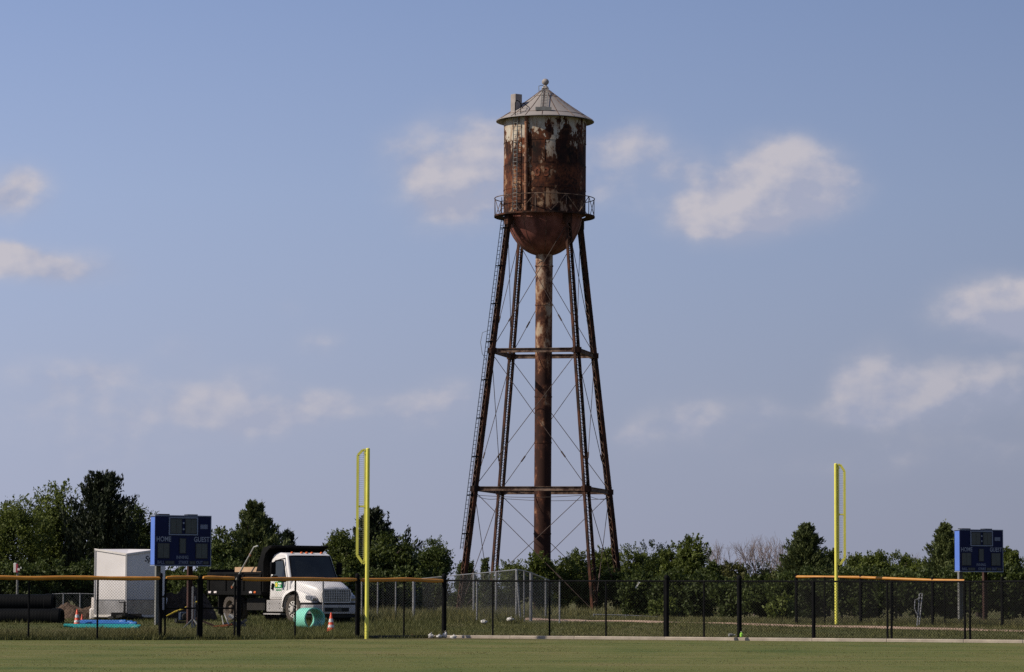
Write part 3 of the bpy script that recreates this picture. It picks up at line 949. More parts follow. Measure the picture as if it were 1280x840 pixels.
tg = thing('gate_post', 'black steel post standing between the two gate leaves', 'post', (pp.x, pp.y, 0))
kid(MB().tube([(pp.x, pp.y, -.05), (pp.x, pp.y, FH + .05)], .045, 10).lathe([(.001, .05), (.045, .03), (.05, 0)], 10, c=(pp.x, pp.y, FH + .05)), 'upright', 'black_metal', tg, smooth=True)
black_fence('outfield_fence', 'black chain link fence with an amber rail cap in front of the dump truck cab', 'fence',
            [(298.5, .065, .1), (369, .028, 0), (446.5, .062, .16)], [(302, 445)], 'outfield fence runs')
black_fence('outfield_fence', 'short amber capped chain link fence beside the left yellow foul pole', 'fence',
            [(449.2, .02, 0), (505, .028, 0), (555, .072, .16)], [(449.5, 554)], 'outfield fence runs', base=[(447, 556)])
black_fence('outfield_fence', 'uncapped black chain link fence in front of the water tower legs', 'fence',
            [(557.5, .02, 0), (616, .03, 0), (687, .03, 0), (757.5, .03, 0), (830.5, .03, 0)], None, 'outfield fence runs')
black_fence('outfield_fence', 'uncapped chain link panel between two thick black posts right of the water tower', 'fence',
            [(833.5, .072, .14), (880, .03, 0), (924, .068, .13)], None, 'outfield fence runs', ww=.0065)
black_fence('outfield_fence', 'long uncapped chain link fence in front of the right foul pole and right scoreboard', 'fence',
            [(926.5, .02, 0), (1017, .06, 0), (1109.3, .032, .0), (1114.4, .036, 0), (1206.0, .036, 0), (1212.4, .036, .0), (1303, .04, 0), (1398, .04, 0)], None, 'outfield fence runs', ww=.0085)

def free_fence(name, label, cat, posts, mat='galv', wire='galv_wire', group=None, r=.03, rail=.022, pitch=.075, w=.006, cap=None):
    """posts: (px, d, top py, bottom py)"""
    o = P(posts[0][0], posts[0][3], posts[0][1])
    t = thing(name, label, cat, o, 0, group)
    ends = []
    for i, ps in enumerate(posts):
        px, d, ty, by = ps[:4]; rr = ps[4] if len(ps) > 4 else r
        b, tp = P(px, by, d), P(px, ty, d); tp.x = b.x + (ps[5] if len(ps) > 5 else 0)
        ends.append((b, tp))
        if rr: kid(MB().tube([b - Vector((0, 0, .15)), tp + Vector((0, 0, .14 if rr >= .055 and mat == 'black_metal' else .03))], rr, 8), 'post', mat, t, smooth=True)
    rl, lk = MB(), MB()
    for (a0, a1), (b0, b1) in zip(ends[:-1], ends[1:]):
        rl.tube([a1, b1], rail, 6)
        chain(lk, a0, a1, b0, b1, pitch, w)
    kid(rl, 'top_rail', mat, t, smooth=True)
    kid(lk, 'chain_link', wire, t)
    if cap:
        for k, (i, j) in enumerate(cap):
            a, b = ends[i][1], ends[j][1]
            pts = [a.lerp(b, f) + Vector((0, 0, .03)) for f in np.linspace(0, 1, 20)]
            kid(MB().tube(pts, .055, 10), 'rail_cap', 'cap', t, smooth=True)
    return t
free_fence('far_fence', 'distant black outfield fence with an amber cap behind the right yellow foul pole', 'fence',
           [(995.5, 121, 722, 783, .055, 0), (1031, 120.4, 722.3, 783, .025), (1076, 119.8, 722.8, 783.5, .055), (1116, 119.2, 725, 784.5, .03), (1166, 118.4, 726.4, 785, .055), (1181, 118.2, 726.6, 785.5, .025),
            (1206, 117.8, 727, 786), (1253, 117.2, 726, 787, .055), (1312, 116.4, 726, 788, .04), (1380, 115.6, 726, 789, .04)], 'black_metal', 'black_wire', pitch=.055, w=.010, cap=[(0, 2), (2, 4), (4, 6)])
free_fence('wire_enclosure', 'grey chain link enclosure with a light top rail around the leg of the water tower', 'fence',
           [(596, 120, 727, 778), (641, 120, 727, 777, .0), (699.5, 120, 726, 777.5)], group='grey chain link fences')
free_fence('wire_enclosure', 'tall grey chain link fence receding behind the enclosure, with a leaning corner post', 'fence',
           [(517.5, 172, 724, 770, .05), (592, 152, 717, 770, .05), (620, 137, 714.6, 772, .04), (645.5, 123, 712, 774, .045), (655, 127, 713.5, 774, .03), (663.5, 131, 716, 774.5, .06), (682, 146, 723.5, 774, .04), (690, 158, 727, 773, .0)], group='grey chain link fences')
free_fence('wire_enclosure', 'grey chain link fence standing beside the left foul pole, behind the capped fence', 'fence',
           [(452, 128, 727, 772, .03), (472, 128, 727, 772), (494.5, 128, 727, 773), (517, 128, 725, 786, .06), (543, 150, 726, 772, .0)], group='grey chain link fences')
free_fence('wire_enclosure', 'low grey chain link fence between the black pipes and the white trailer', 'fence',
           [(66, 150, 742.5, 764), (79, 150, 742, 764), (100, 150, 742, 764), (118, 150, 742.5, 764)], group='grey chain link fences')
# leaning post at the near corner of the enclosure
b_, t_ = P(650.5, 775, 122.6), P(645.6, 714, 122.6)
tag(MB().tube([b_, t_], .04, 8).lathe([(.001, .05), (.04, .03), (.045, 0)], 8, c=t_).build('leaning_post', M['galv'], smooth=True), 'thin grey post leaning against the corner of the wire enclosure', 'post')
b_, t_ = P(404, 777, 116.5), P(404, 728, 116.5)
tag(MB().tube([b_, t_], .03, 8).lathe([(.001, .04), (.03, .03), (.035, 0)], 8, c=t_).build('steel_post', M['galv'], smooth=True), 'thin grey steel post standing in front of the mint green pipe', 'post')
# low rail among the weeds right of the tower
lr = free_fence('low_rail', 'low grey wire rail in the weeds behind the right tower leg', 'fence', [(742, 148, 768, 775), (782, 148, 769, 776), (822, 148, 771, 777)], r=.03, rail=.025, pitch=.09, w=.012)
# leaning gate frame at the far fence
t = thing('leaning_gate', 'narrow grey metal gate frame leaning upright in front of the far fence', 'gate', P(1147, 783, 117.6))
fr = MB()
b0, b1 = P(1146.3, 783, 117.6), P(1148.9, 783, 117.6); t0, t1 = P(1149.4, 742, 117.8), P(1153, 742, 117.8)
for a, b in ((b0, t0), (b1, t1)): fr.tube([a, b], .022, 8)
for f in np.linspace(.05, 1, 9): fr.tube([b0.lerp(t0, f), b1.lerp(t1, f)], .018, 6)
kid(fr, 'frame', 'galv', t, smooth=True)
hd = MB().tube([b0.lerp(t0, .35) + Vector((-.03, -.05, 0)), b0.lerp(t0, .55) + Vector((-.14, -.05, 0)), b0.lerp(t0, .8) + Vector((-.15, -.05, 0)), b0.lerp(t0, .86) + Vector((.02, -.05, 0))], .018, 6)
kid(hd, 'handle', 'galv', t, smooth=True)
# white tag hanging on the fence rail
a, b = P(799.2, 727.6, 105.0), P(794.4, 735.2, 105.0)
tag(MB().bar(a, b, .045, .012, up=(0, -1, 0)).bar(a, a.lerp(b, .15) + Vector((0, -.02, 0)), .06, .02, up=(0, -1, 0)).build('fence_tag', M['white_sign']), 'small white tag hanging crooked on the top rail of the fence', 'tag')

# ------------------------------------------------------------------ foul poles
def foul_pole(label, px, d, base, top, side, wing):
    """side -1: screen on the left"""
    b = P(px, base, d); s = d / F
    H = P(px, top, d).z - b.z
    t = thing('foul_pole', label, 'foul pole', b, 0, 'yellow foul poles')
    MB().tube([(0, 0, -.1), (0, 0, H)], .062, 16).lathe([(.001, .03), (.05, .02), (.063, 0)], 16, c=(0, 0, H)).build('pole', M['yellow'], t, smooth=True)
    w0 = .075; w1, ytop, ych, ymid, ybc, ybot = wing
    w1 *= s
    def zz(py): return P(px, py, d).z - b.z
    fr = MB()
    pts = [(w0 * side, 0, zz(ytop)), ((w0 + (w1 - w0) * .35) * side, 0, zz(ytop)), (w1 * side, 0, zz(ych)), (w1 * side, 0, zz(ybc)), ((w0 + (w1 - w0) * .25) * side, 0, zz(ybot)), (w0 * side, 0, zz(ybot) + .02)]
    for p, q in zip(pts[:-1], pts[1:]): fr.bar(p, q, .08, .07, up=(0, 1, 0))
    fr.bar((w0 * side, 0, zz(ymid)), (w1 * side, 0, zz(ymid)), .05, .05, up=(0, 1, 0))
    fr.bar((w0 * side * 1.15, 0, zz(ytop)), (w0 * side * 1.15, 0, zz(ybot)), .045, .045, up=(0, 1, 0))
    w_ = fr.build('screen_frame', M['yellow'], t)
    wr = MB(); z = zz(ybot)
    while z < zz(ytop):
        e = w1
        if z < zz(ybc): e = w0 + (w1 - w0) * (.25 + .75 * (z - zz(ybot)) / (zz(ybc) - zz(ybot)))
        if z > zz(ych): e = w0 + (w1 - w0) * (1 - .65 * (z - zz(ych)) / (zz(ytop) - zz(ych)))
        wr.bar((w0 * side, 0, z), (e * side, 0, z), .0065, .0065, up=(0, 1, 0)); z += .06
    for f in np.linspace(.25, .75, 2):
        x = w0 + (w1 - w0) * f
        wr.bar((x * side, 0, zz(ybot) + .1 + .25 * f), (x * side, 0, zz(ytop) - .06 - .25 * max(0, f - .3)), .006, .006, up=(0, 1, 0))
    wr.build('screen_wire', M['yellow_wire'], w_)
    br = MB()
    for py in (ytop + 4, ymid, ybot - 4): br.box((.06 * side, 0, zz(py)), (.12, .06, .08))
    br.build('bracket', M['yellow'], t)
foul_pole('tall yellow foul pole with its screen on the left, beside the truck', 458.3, 104.2, 798, 561, -1, (12.6, 562.5, 569, 633, 694, 704))
foul_pole('yellow foul pole with its screen on the right, behind the long dark fence', 1045.6, 119.0, 783, 580, 1, (10.8, 581, 589, 643, 697, 705.5))

# ------------------------------------------------------------------ scoreboards
def scoreboard(label, px, d, bot, yaw):
    Wd, Hh, D = 2.08, 1.72, .42
    c = P(px, bot, d)
    gz = G(c.x, c.y)
    zb_ = c.z - gz
    t = thing('scoreboard', label, 'scoreboard', (c.x, c.y, gz), R(yaw), 'blue scoreboards')
    MB().span((-Wd / 2, -.0, zb_), (Wd / 2, D, zb_ + Hh)).build('cabinet', M['board_blue'], t, bevel=.008)
    MB().span((-Wd / 2 - .006, .03, zb_ + .03), (-Wd / 2 + .01, D - .03, zb_ + Hh - .05)).build('sunlit_side_panel', M['board_side_lit'], t)  # thin sheet carrying the painted sunlight on the left side
    tr = MB()
    for z in (zb_, zb_ + Hh): tr.span((-Wd / 2 - .012, -.012, z - .018), (Wd / 2 + .012, D + .01, z + .018))
    tr.span((Wd / 2 - .014, -.012, zb_ + .02), (Wd / 2 + .012, .04, zb_ + Hh - .02))
    tr.build('edge_trim', M['board_trim'], t)
    def u(x): return -Wd / 2 + (x - 200) / 585 * Wd
    def v(y): return zb_ + (645 - y) / 500 * Hh
    def panel(name, x0, x1, y0, y1, cols, par=None):
        f = MB().span((u(x0) - .02, -.02, v(y1) - .02), (u(x1) + .02, .01, v(y0) + .02)).build('digit_frame', M['digit_frame'], t)
        g = MB(); w = (u(x1) - u(x0)) / cols
        for k in range(cols): g.span((u(x0) + k * w + .006, -.028, v(y1)), (u(x0) + (k + 1) * w - .006, -.004, v(y0)))
        g.build(name, M['digit'], f)
    fr = MB()
    for a in ((340, 352, 158, 340), (633, 645, 158, 340)): fr.span((u(a[0]), -.036, v(a[3])), (u(a[1]), -.003, v(a[2])))
    for a in ((352.2, 632.8, 158, 170), (352.2, 632.8, 328, 340)): fr.span((u(a[0]), -.033, v(a[3])), (u(a[1]), -.003, v(a[2])))
    fr.build('clock_border', M['board_trim'], t)
    panel('digit', 358, 474, 180, 320, 2); panel('digit', 515, 628, 180, 320, 2)
    panel('digit', 230, 345, 425, 568, 2); panel('digit', 628, 745, 425, 568, 2); panel('digit', 458, 517, 375, 518, 1)
    panel('digit', 308, 398, 602, 628, 3); panel('digit', 562, 618, 602, 628, 2); panel('digit', 706, 758, 602, 628, 2)
    dots = MB()
    for y in (218, 280): dots.lathe([(.001, -.03), (.034, -.03), (.034, .0)], 12, 'y', (u(494.5), 0, v(y)))
    dots.build('colon', M['letter'], t)
    MB().span((u(672), -.015, v(275)), (u(748), .0, v(230))).build('name_plate', M['letter_dim'], t)
    for txt, x, y, sz, mt, sx in (('HOME', 289, 383, .245, 'letter', .86), ('GUEST', 686, 383, .245, 'letter', .86), ('INNING', 485, 563, .155, 'letter_dim', .90),
                                  ('BALL', 261, 614, .145, 'letter_dim', .9), ('STRIKE', 497, 614, .145, 'letter_dim', .88), ('OUT', 665, 614, .145, 'letter_dim', .88)):
        text_mb(txt, sz, lambda a, b, x=x, y=y, sx=sx: (u(x) + a * sx * .925, -.017, v(y) + b), .004).build('lettering', M[mt], t)
    tp = MB()
    for a, b in ((240, 355), (545, 650)): tp.span((u(a), .05, zb_ + Hh + .0185), (u(b), D - .05, zb_ + Hh + .06))
    tp.build('lifting_bracket', M['digit_frame'], t)
    for k, (x, mt, y) in enumerate(((-.72, 'grey_post', .28), (.48, 'brown_post', .46))):
        p = MB()
        p.box((x, D + .10, (zb_ + 1.2) / 2), (.16, .014, zb_ + 1.2))
        for e in (-.075, .075): p.box((x + e, D + .10, (zb_ + 1.2) / 2), (.014, .14, zb_ + 1.2))
        p.build('support_post', M[mt], t)
scoreboard('blue home and guest scoreboard in front of the white trailer, above the gate', 228.5, 115.5, 707, 28)
scoreboard('blue home and guest scoreboard at the far right, behind the long dark fence', 1227, 138, 714.5, 24.2)

# ------------------------------------------------------------------ dump truck
def truck():
    wheel = Vector((X(369, 119.5, 778), 119.5, 0))
    hd = R(-55.2); h = Vector((math.cos(hd), math.sin(hd), 0)); r = Vector((h.y, -h.x, 0))
    O = wheel - r * 1.0
    O.z = G(O.x, O.y) - .01
    t = thing('dump_truck', 'white cab dump truck with a black tipping bed, parked behind the fence', 'truck', O, hd)
    def wz(z):      # half width of the cab at height z
        return 1.04 - .11 * max(0, (z - 1.5))
    cabp = [(-1.78, .82), (-1.80, 2.25), (-1.66, 2.47), (-1.35, 2.54), (-.86, 2.50), (-.74, 2.44), (-.34, 1.56), (-.34, .82)]
    cab = MB().prism(cabp, lambda x, z: (x, -wz(z), z), lambda x, z: (x, wz(z), z)).build('cab', M['white_paint'], t, bevel=.07, segs=3)
    # windscreen: slightly bowed panel standing just proud of the sloping cab front
    ws = MB()
    n = 8
    for z0_, x0_ in ((1.61, -.345), (2.40, -.705)):
        for k in range(n + 1):
            y = (k / n * 2 - 1)
            ws.v.append((x0_ + .05 * (1 - y * y) + .012, y * (wz(z0_) - .10), z0_))
    ws.f = [(k, k + 1, n + 2 + k, n + 1 + k) for k in range(n)]
    wscr = ws.build('windscreen', M['glass'], cab, smooth=True)
    gk = MB()
    pts = [(x0_ + .05 * (1 - y * y) + .014, y * (wz(z0_) - .09), z0_) for z0_, x0_ in ((1.60, -.340),) for y in np.linspace(-1, 1, 9)]
    pts2 = [(-.71 + .05 * (1 - y * y) + .014, y * (wz(2.41) - .09), 2.41) for y in np.linspace(1, -1, 9)]
    gk.tube(pts + pts2 + [pts[0]], .02, 6, False)
    for y in (-.45, .25): gk.bar((-.325, y, 1.62), (-.40, y + .42, 1.72), .02, .02)
    gk.build('gasket', M['black_metal'], wscr, smooth=True)
    # doors
    for sgn in (-1, 1):
        def sd(x, z, off): return (x, sgn * (wz(z) + off), z)
        dp = [(-1.62, .92), (-1.62, 2.20), (-1.52, 2.36), (-.88, 2.36), (-.50, 1.56), (-.50, 1.22), (-.62, .92)]
        door = MB().prism(dp, lambda x, z: sd(x, z, -.02), lambda x, z: sd(x, z, .012)).build('door', M['white_paint'], t, bevel=.012)
        wp = [(-1.50, 1.62), (-1.50, 2.16), (-1.44, 2.25), (-.90, 2.25), (-.62, 1.62)]
        dw = MB().prism(wp, lambda x, z: sd(x, z, .0), lambda x, z: sd(x, z, .018)).build('door_window', M['glass'], door)
        fr = MB()
        for (a, b) in zip(wp, wp[1:] + wp[:1]): fr.bar(sd(*a, .016), sd(*b, .016), .03, .03)
        fr.build('window_seal', M['black_metal'], dw)
        MB().bar(sd(-1.53, 1.20, .03), sd(-1.47, 1.42, .03), .05, .10).build('handle', M['black_metal'], door, bevel=.01)
        if sgn < 0:
            sg = MB().prism([(-1.35, 1.26), (-1.35, 1.48), (-.80, 1.48), (-.80, 1.26)], lambda x, z: sd(x, z, .013), lambda x, z: sd(x, z, .017)).build('door_sign', M['green_decal'], door)
            MB().lathe([(.001, -.0), (.085, -.0), (.085, .004)], 16, 'y', (-1.24, sgn * (wz(1.37) + .0185), 1.37)).build('sun_emblem', M['yellow_decal'], sg)
            wb = MB()
            for (x0_, x1_, z0_, z1_) in ((-1.12, -.86, 1.385, 1.445), (-1.12, -.95, 1.30, 1.35)):
                wb.prism([(x0_, z0_), (x0_, z1_), (x1_, z1_), (x1_, z0_)], lambda x, z: sd(x, z, .0165), lambda x, z: sd(x, z, .0205))
            wb.build('sign_strip', M['white_decal'], sg)
            us = MB()
            for k in range(6):
                x0_ = -1.28 + k * .07
                us.prism([(x0_, 1.16), (x0_, 1.21), (x0_ + .045, 1.21), (x0_ + .045, 1.16)], lambda x, z: sd(x, z, .013), lambda x, z: sd(x, z, .016))
            us.build('sign_lettering', M['green_decal'], sg)
        mr = MB().box((-.92, sgn * 1.40, 1.96), (.12, .20, .44))
        mr.box((-.90, sgn * 1.34, 1.60), (.14, .22, .20))
        mir = mr.build('mirror', M['black_metal'], t, bevel=.03)
        ar = MB()
        ar.tube([(-.80, sgn * .96, 2.32), (-.84, sgn * 1.22, 2.26), (-.92, sgn * 1.40, 2.16)], .022, 6)
        ar.tube([(-.60, sgn * 1.02, 1.48), (-.75, sgn * 1.28, 1.50), (-.90, sgn * 1.34, 1.62)], .022, 6)
        ar.build('mirror_arm', M['black_metal'], mir, smooth=True)
    # bonnet: lofted sections, narrowing to the grille
    hs = MB(); secs = [(-.36, .98, 1.60, 1.18), (-.05, .95, 1.57, 1.12), (.45, .86, 1.48, .98), (.85, .74, 1.38, .86), (1.06, .66, 1.28, .78), (1.15, .62, 1.14, .74)]
    prof = lambda w, zt_, zl: [(-w, zl), (-w * 1.0, zl + (zt_ - zl) * .45), (-w * .93, zl + (zt_ - zl) * .80), (-w * .76, zt_ - .015), (-w * .4, zt_ + .015), (0, zt_ + .025), (w * .4, zt_ + .015), (w * .76, zt_ - .015), (w * .93, zl + (zt_ - zl) * .80), (w, zl + (zt_ - zl) * .45), (w, zl)]
    for x, w, zt_, zl in secs: hs.v += [(x, y, z) for y, z in prof(w, zt_, zl)]
    m = 11
    hs.f = [(i * m + k, i * m + k + 1, (i + 1) * m + k + 1, (i + 1) * m + k) for i in range(len(secs) - 1) for k in range(m - 1)]
    hs.f += [tuple(range(m)), tuple(range((len(secs) - 1) * m, len(secs) * m))[::-1]]
    bonnet = hs.build('bonnet', M['white_paint'], t, bevel=.02)
    core = MB().span((-.34, -.58, .62), (1.0, .58, 1.1)).build('engine_bay', M['chassis'], t)
    # front wings with a round arch cut out
    for sgn in (-1, 1):
        arc = [(.60 * math.cos(a), .53 + .60 * math.sin(a)) for a in np.linspace(math.pi * 1.02, math.pi * .02, 14)]
        out = [(-.74, .52), (-.74, 1.02), (-.62, 1.16), (-.30, 1.24), (.2, 1.20), (.66, 1.08), (.92, .92), (.98, .74), (.92, .62), (.62, .54)]
        poly = [(-.60, .52)] + arc + out[::-1]
        poly = arc + out[::-1]
        def outer(x, z):
            y = 1.16 - .16 * max(0, (z - .95)) / .3 - .28 * max(0, (x - .55)) / .45
            return (x, sgn * y, z)
        wg = MB().prism(poly, lambda x, z: (x, sgn * .60, z), outer).build('wing', M['white_paint'], t, bevel=.045, segs=3)
        ins = MB().lathe([(.598, -.0), (.598, .42)], 28, 'y', (0, sgn * .62 if sgn > 0 else -1.04, .53))
        ins.build('arch_liner', M['chassis'], wg)
        lip = MB()
        a2 = [outer(.61 * math.cos(a), .53 + .61 * math.sin(a)) for a in np.linspace(math.pi * .98, math.pi * .06, 16)]
        lip.tube([(x, y + sgn * .004, z) for x, y, z in a2], .026, 6); lip.build('arch_lip', M['chassis'], wg, smooth=True)
        hl = MB()
        q = [(.72, 1.0), (.74, .86), (.99, .80), (1.02, .90), (.90, .99)]
        hl.prism(q, lambda x, z: (x, sgn * (.70), z), lambda x, z: (x + .015, sgn * (1.165 - .16 * max(0, z - .95) / .3 - .27 * max(0, x - .55) / .45), z))
        hl.build('headlight', M['lens'], t, bevel=.015)
        hb = MB().lathe([(.07, 0), (.07, .03), (.001, .03)], 12, 'x', (.93, sgn * .90, .90)); hb.build('headlight_bowl', M['chrome'], t, smooth=True)
    # front apron between bonnet and bumper
    gr = MB().prism([(-.56, .76), (-.60, 1.04), (-.55, 1.20), (.55, 1.20), (.60, 1.04), (.56, .76)], lambda y, z: (1.10, y, z), lambda y, z: (1.175 - .06 * max(0, z - 1.0), y, z)).build('grille', M['grille'], t)
    gb = MB()
    for z in np.linspace(.80, 1.16, 7): gb.bar((1.178 - .06 * max(0, z - 1), -.54, z), (1.178 - .06 * max(0, z - 1), .54, z), .02, .012)
    for y in np.linspace(-.5, .5, 11): gb.bar((1.176, y, .79), (1.165, y, 1.18), .012, .012, up=(0, 1, 0))
    gb.build('grille_bar', M['chrome'], gr)
    sur = MB()
    ring = [(-.57, .75), (-.615, 1.04), (-.56, 1.215), (.56, 1.215), (.615, 1.04), (.57, .75)]
    for a, b in zip(ring, ring[1:] + ring[:1]): sur.bar((1.17, a[0], a[1]), (1.17, b[0], b[1]), .035, .035)
    sur.build('grille_surround', M['trailer_trim'], gr)
    MB().box((1.15, 0, 1.24), (.03, .16, .035)).build('badge', M['chrome'], bonnet)
    # bumper: swept at both ends
    def bump(z0_, z1_, inset, name, mat, par):
        pl = [(-1.16, .66), (-1.13, .88), (-.92, 1.10), (-.5, 1.20), (0, 1.22), (.5, 1.20), (.92, 1.10), (1.13, .88), (1.16, .66)]
        b = MB()
        back = [(y * .96, x - .12) for y, x in pl]
        poly = [(y, x - inset) for y, x in pl] + back[::-1]
        b.prism(poly, lambda y, x: (x, y, z0_), lambda y, x: (x, y, z1_))
        return b.build(name, M[mat], par, bevel=.012)
    bp_ = bump(.34, .66, 0, 'bumper', 'step_metal', t)
    bump(.672, .74, .03, 'bumper_gap', 'chassis', bp_)
    bump(.20, .332, .05, 'air_dam', 'chassis', bp_)
    MB().span((1.19, -.50, .42), (1.224, .50, .56)).build('bumper_slot', M['chassis'], bp_)
    MB().span((1.223, -.18, .44), (1.23, .18, .54)).build('number_plate', M['digit'], bp_)
    # roof lamps
    for y in (-.62, -.22, 0, .22, .62):
        MB().lathe([(.055, 0), (.05, .035), (.025, .055), (.001, .06)], 10, 'z', (-.90, y, 2.505)).build('roof_lamp', M['amber_lens'], t, smooth=True)
    # step box and tank
    st = MB().span((-1.86, -1.10, .40), (-.70, -.62, .82)).build('step_box', M['step_metal'], t, bevel=.02)
    MB().span((-1.97, -1.16, .30), (-.78, -.70, .345)).build('step_tread', M['step_metal'], st)
    dt = MB()
    for x in (-1.65, -.92):
        for z in (.52, .70): dt.lathe([(.001, -.012), (.018, -.012), (.018, 0)], 8, 'y', (x, -1.10, z))
    dt.build('step_bolt', M['chassis'], st)
    MB().span((-1.8, .62, .42), (-.75, 1.08, .82)).build('fuel_tank', M['step_metal'], t, bevel=.03)
    fb = MB()
    for y in (-.42, .42): fb.span((-6.0, y - .05, .62), (.9, y + .05, .86))
    for x in (-5.6, -4.3, -3.2, -2.2): fb.span((x - .06, -.37, .64), (x + .06, .37, .84))
    fb.span((-4.55, -.95, .44), (-4.35, .95, .60)); fb.span((-.08, -.9, .44), (.08, .9, .56))
    fb.span((-3.6, -.9, .45), (-2.3, -.45, .9)); fb.span((-3.6, .45, .45), (-2.3, .9, .9))
    fb.build('chassis', M['chassis'], t)
    def wheel_at(x, y, sgn, rim, dual=False):
        ro, w = .50, .27
        pr_ = [(.30, -w / 2 + .02), (.44, -w / 2), (.485, -w / 2 + .03), (ro, -w / 2 + .07), (ro, w / 2 - .07), (.485, w / 2 - .03), (.44, w / 2), (.30, w / 2 - .02)]
        wh = MB().lathe(pr_, 36, 'y', (x, y, ro), closed=True)
        if dual: wh.lathe(pr_, 36, 'y', (x, y - sgn * .32, ro), closed=True)
        for k in range(30):
            a = 2 * math.pi * k / 30
            wh.box((x + (ro + .004) * math.cos(a), y, ro + (ro + .004) * math.sin(a)), (.03, w * .7, .05), Matrix.Rotation(-a, 3, 'Y'))
        W = wh.build('wheel', M['rubber'], t, smooth=True)
        e = y + sgn * w / 2
        dish = .10 if dual else -.02
        rm = MB().lathe([(.31, e - sgn * .02 - y + y), (.30, e - sgn * .03), (.25, e - sgn * (.05 + dish)), (.12, e - sgn * (.04 + dish)), (.11, e + sgn * .02 - sgn * dish * .5), (.001, e + sgn * .03 - sgn * dish * .5)], 32, 'y', (x, 0, ro))
        RMo = rm.build('rim', M[rim], W, smooth=True)
        nb = MB()
        for k in range(10):
            a = 2 * math.pi * k / 10
            nb.lathe([(.001, e - sgn * (.03 + dish) + sgn * .03), (.022, e - sgn * (.03 + dish) + sgn * .02), (.022, e - sgn * (.06 + dish))], 8, 'y', (x + .155 * math.cos(a), 0, ro + .155 * math.sin(a)))
            nb.lathe([(.001, e - sgn * (.045 + dish) + sgn * .012), (.035, e - sgn * (.045 + dish) + sgn * .012), (.035, e - sgn * (.07 + dish))], 10, 'y', (x + .235 * math.cos(a + .3), 0, ro + .235 * math.sin(a + .3)))
        nb.build('wheel_nut', M['chassis'], RMo)
    wheel_at(0, -1.0, -1, 'rim_white'); wheel_at(0, 1.0, 1, 'rim_white')
    wheel_at(-4.45, -1.02, -1, 'rim_dusty', True); wheel_at(-4.45, 1.02, 1, 'rim_dusty', True)
    # tipping bed
    bd_ = MB().span((-5.95, -1.2, .98), (-2.02, 1.2, 1.08))
    for sgn in (-1, 1):
        bd_.span((-5.95, sgn * 1.20, 1.081), (-2.02, sgn * 1.14, 1.80))
        bd_.span((-5.97, sgn * 1.235, 1.74), (-2.0, sgn * 1.11, 1.84))
        bd_.span((-5.97, sgn * 1.25, 1.0), (-2.0, sgn * 1.201, 1.14))
        for x in (-5.9, -4.65, -3.35, -2.1): bd_.span((x - .07, sgn * 1.245, 1.141), (x + .07, sgn * 1.201, 1.739))
    bd_.span((-6.0, -1.13, 1.10), (-5.955, 1.13, 1.95))
    bed = bd_.build('dump_bed', M['bed_black'], t, bevel=.01)
    MB().span((-2.015, -1.2, 1.09), (-1.93, 1.2, 2.56)).build('headboard', M['bed_black'], bed, bevel=.01)
    sh = [(-2.02, 2.42), (-1.92, 2.60), (-1.42, 2.70), (-1.36, 2.76), (-1.40, 2.80), (-1.95, 2.72), (-2.06, 2.60)]
    MB().prism(sh, lambda x, z: (x, -1.2, z), lambda x, z: (x, 1.2, z)).build('cab_shield', M['bed_black'], bed, bevel=.008)
    for sgn in (-1, 1):
        g = [(-2.45, 1.85), (-2.05, 2.6), (-1.5, 2.70), (-1.80, 2.50), (-1.93, 2.2), (-1.93, 1.85)]
        MB().prism(g, lambda x, z: (x, sgn * 1.205, z), lambda x, z: (x, sgn * 1.165, z)).build('shield_gusset', M['bed_black'], bed)
    for x, mt in ((-5.72, 'white_lens'), (-5.30, 'white_lens'), (-2.72, 'white_lens'), (-2.42, 'amber_lens')):
        MB().box((x, -1.262, 1.10), (.20 if mt == 'white_lens' else .14, .025, .075)).build('marker_lamp', M[mt], bed, bevel=.01)
    MB().tube([(-4.02, -1.30, 1.24), (-3.3, -1.32, 1.92), (-2.62, -1.34, 2.50), (-2.40, -1.32, 2.74), (-2.25, -1.25, 2.78)], .030, 8).build('tarp_arm', M['silver_tube'], bed, smooth=True)
    for x in (-3.95, -2.66): MB().box((x, -1.33, 1.28 if x < -3 else 2.46), (.07, .05, .10), Matrix.Rotation(-.8, 3, 'Y')).build('arm_joint', M['orange_board'], bed)
    # mud flap and exhaust
    for sgn in (-1, 1): MB().span((-5.2, sgn * .72, .3), (-5.17, sgn * 1.2, .98)).build('mud_flap', M['chassis'], t)
    # the load: boards and dirt
    ld = thing('load_board', 'pale plywood board standing on the truck bed', 'board', O, hd)
    MB().span((-4.25, -1.05, 1.30), (-2.30, -1.01, 2.02)).build('board', M['wood'], ld)
    MB().span((-4.1, -1.0, 1.30), (-2.4, -.97, 1.96)).build('second_ply', M['wood'], ld)
    return t
truck()

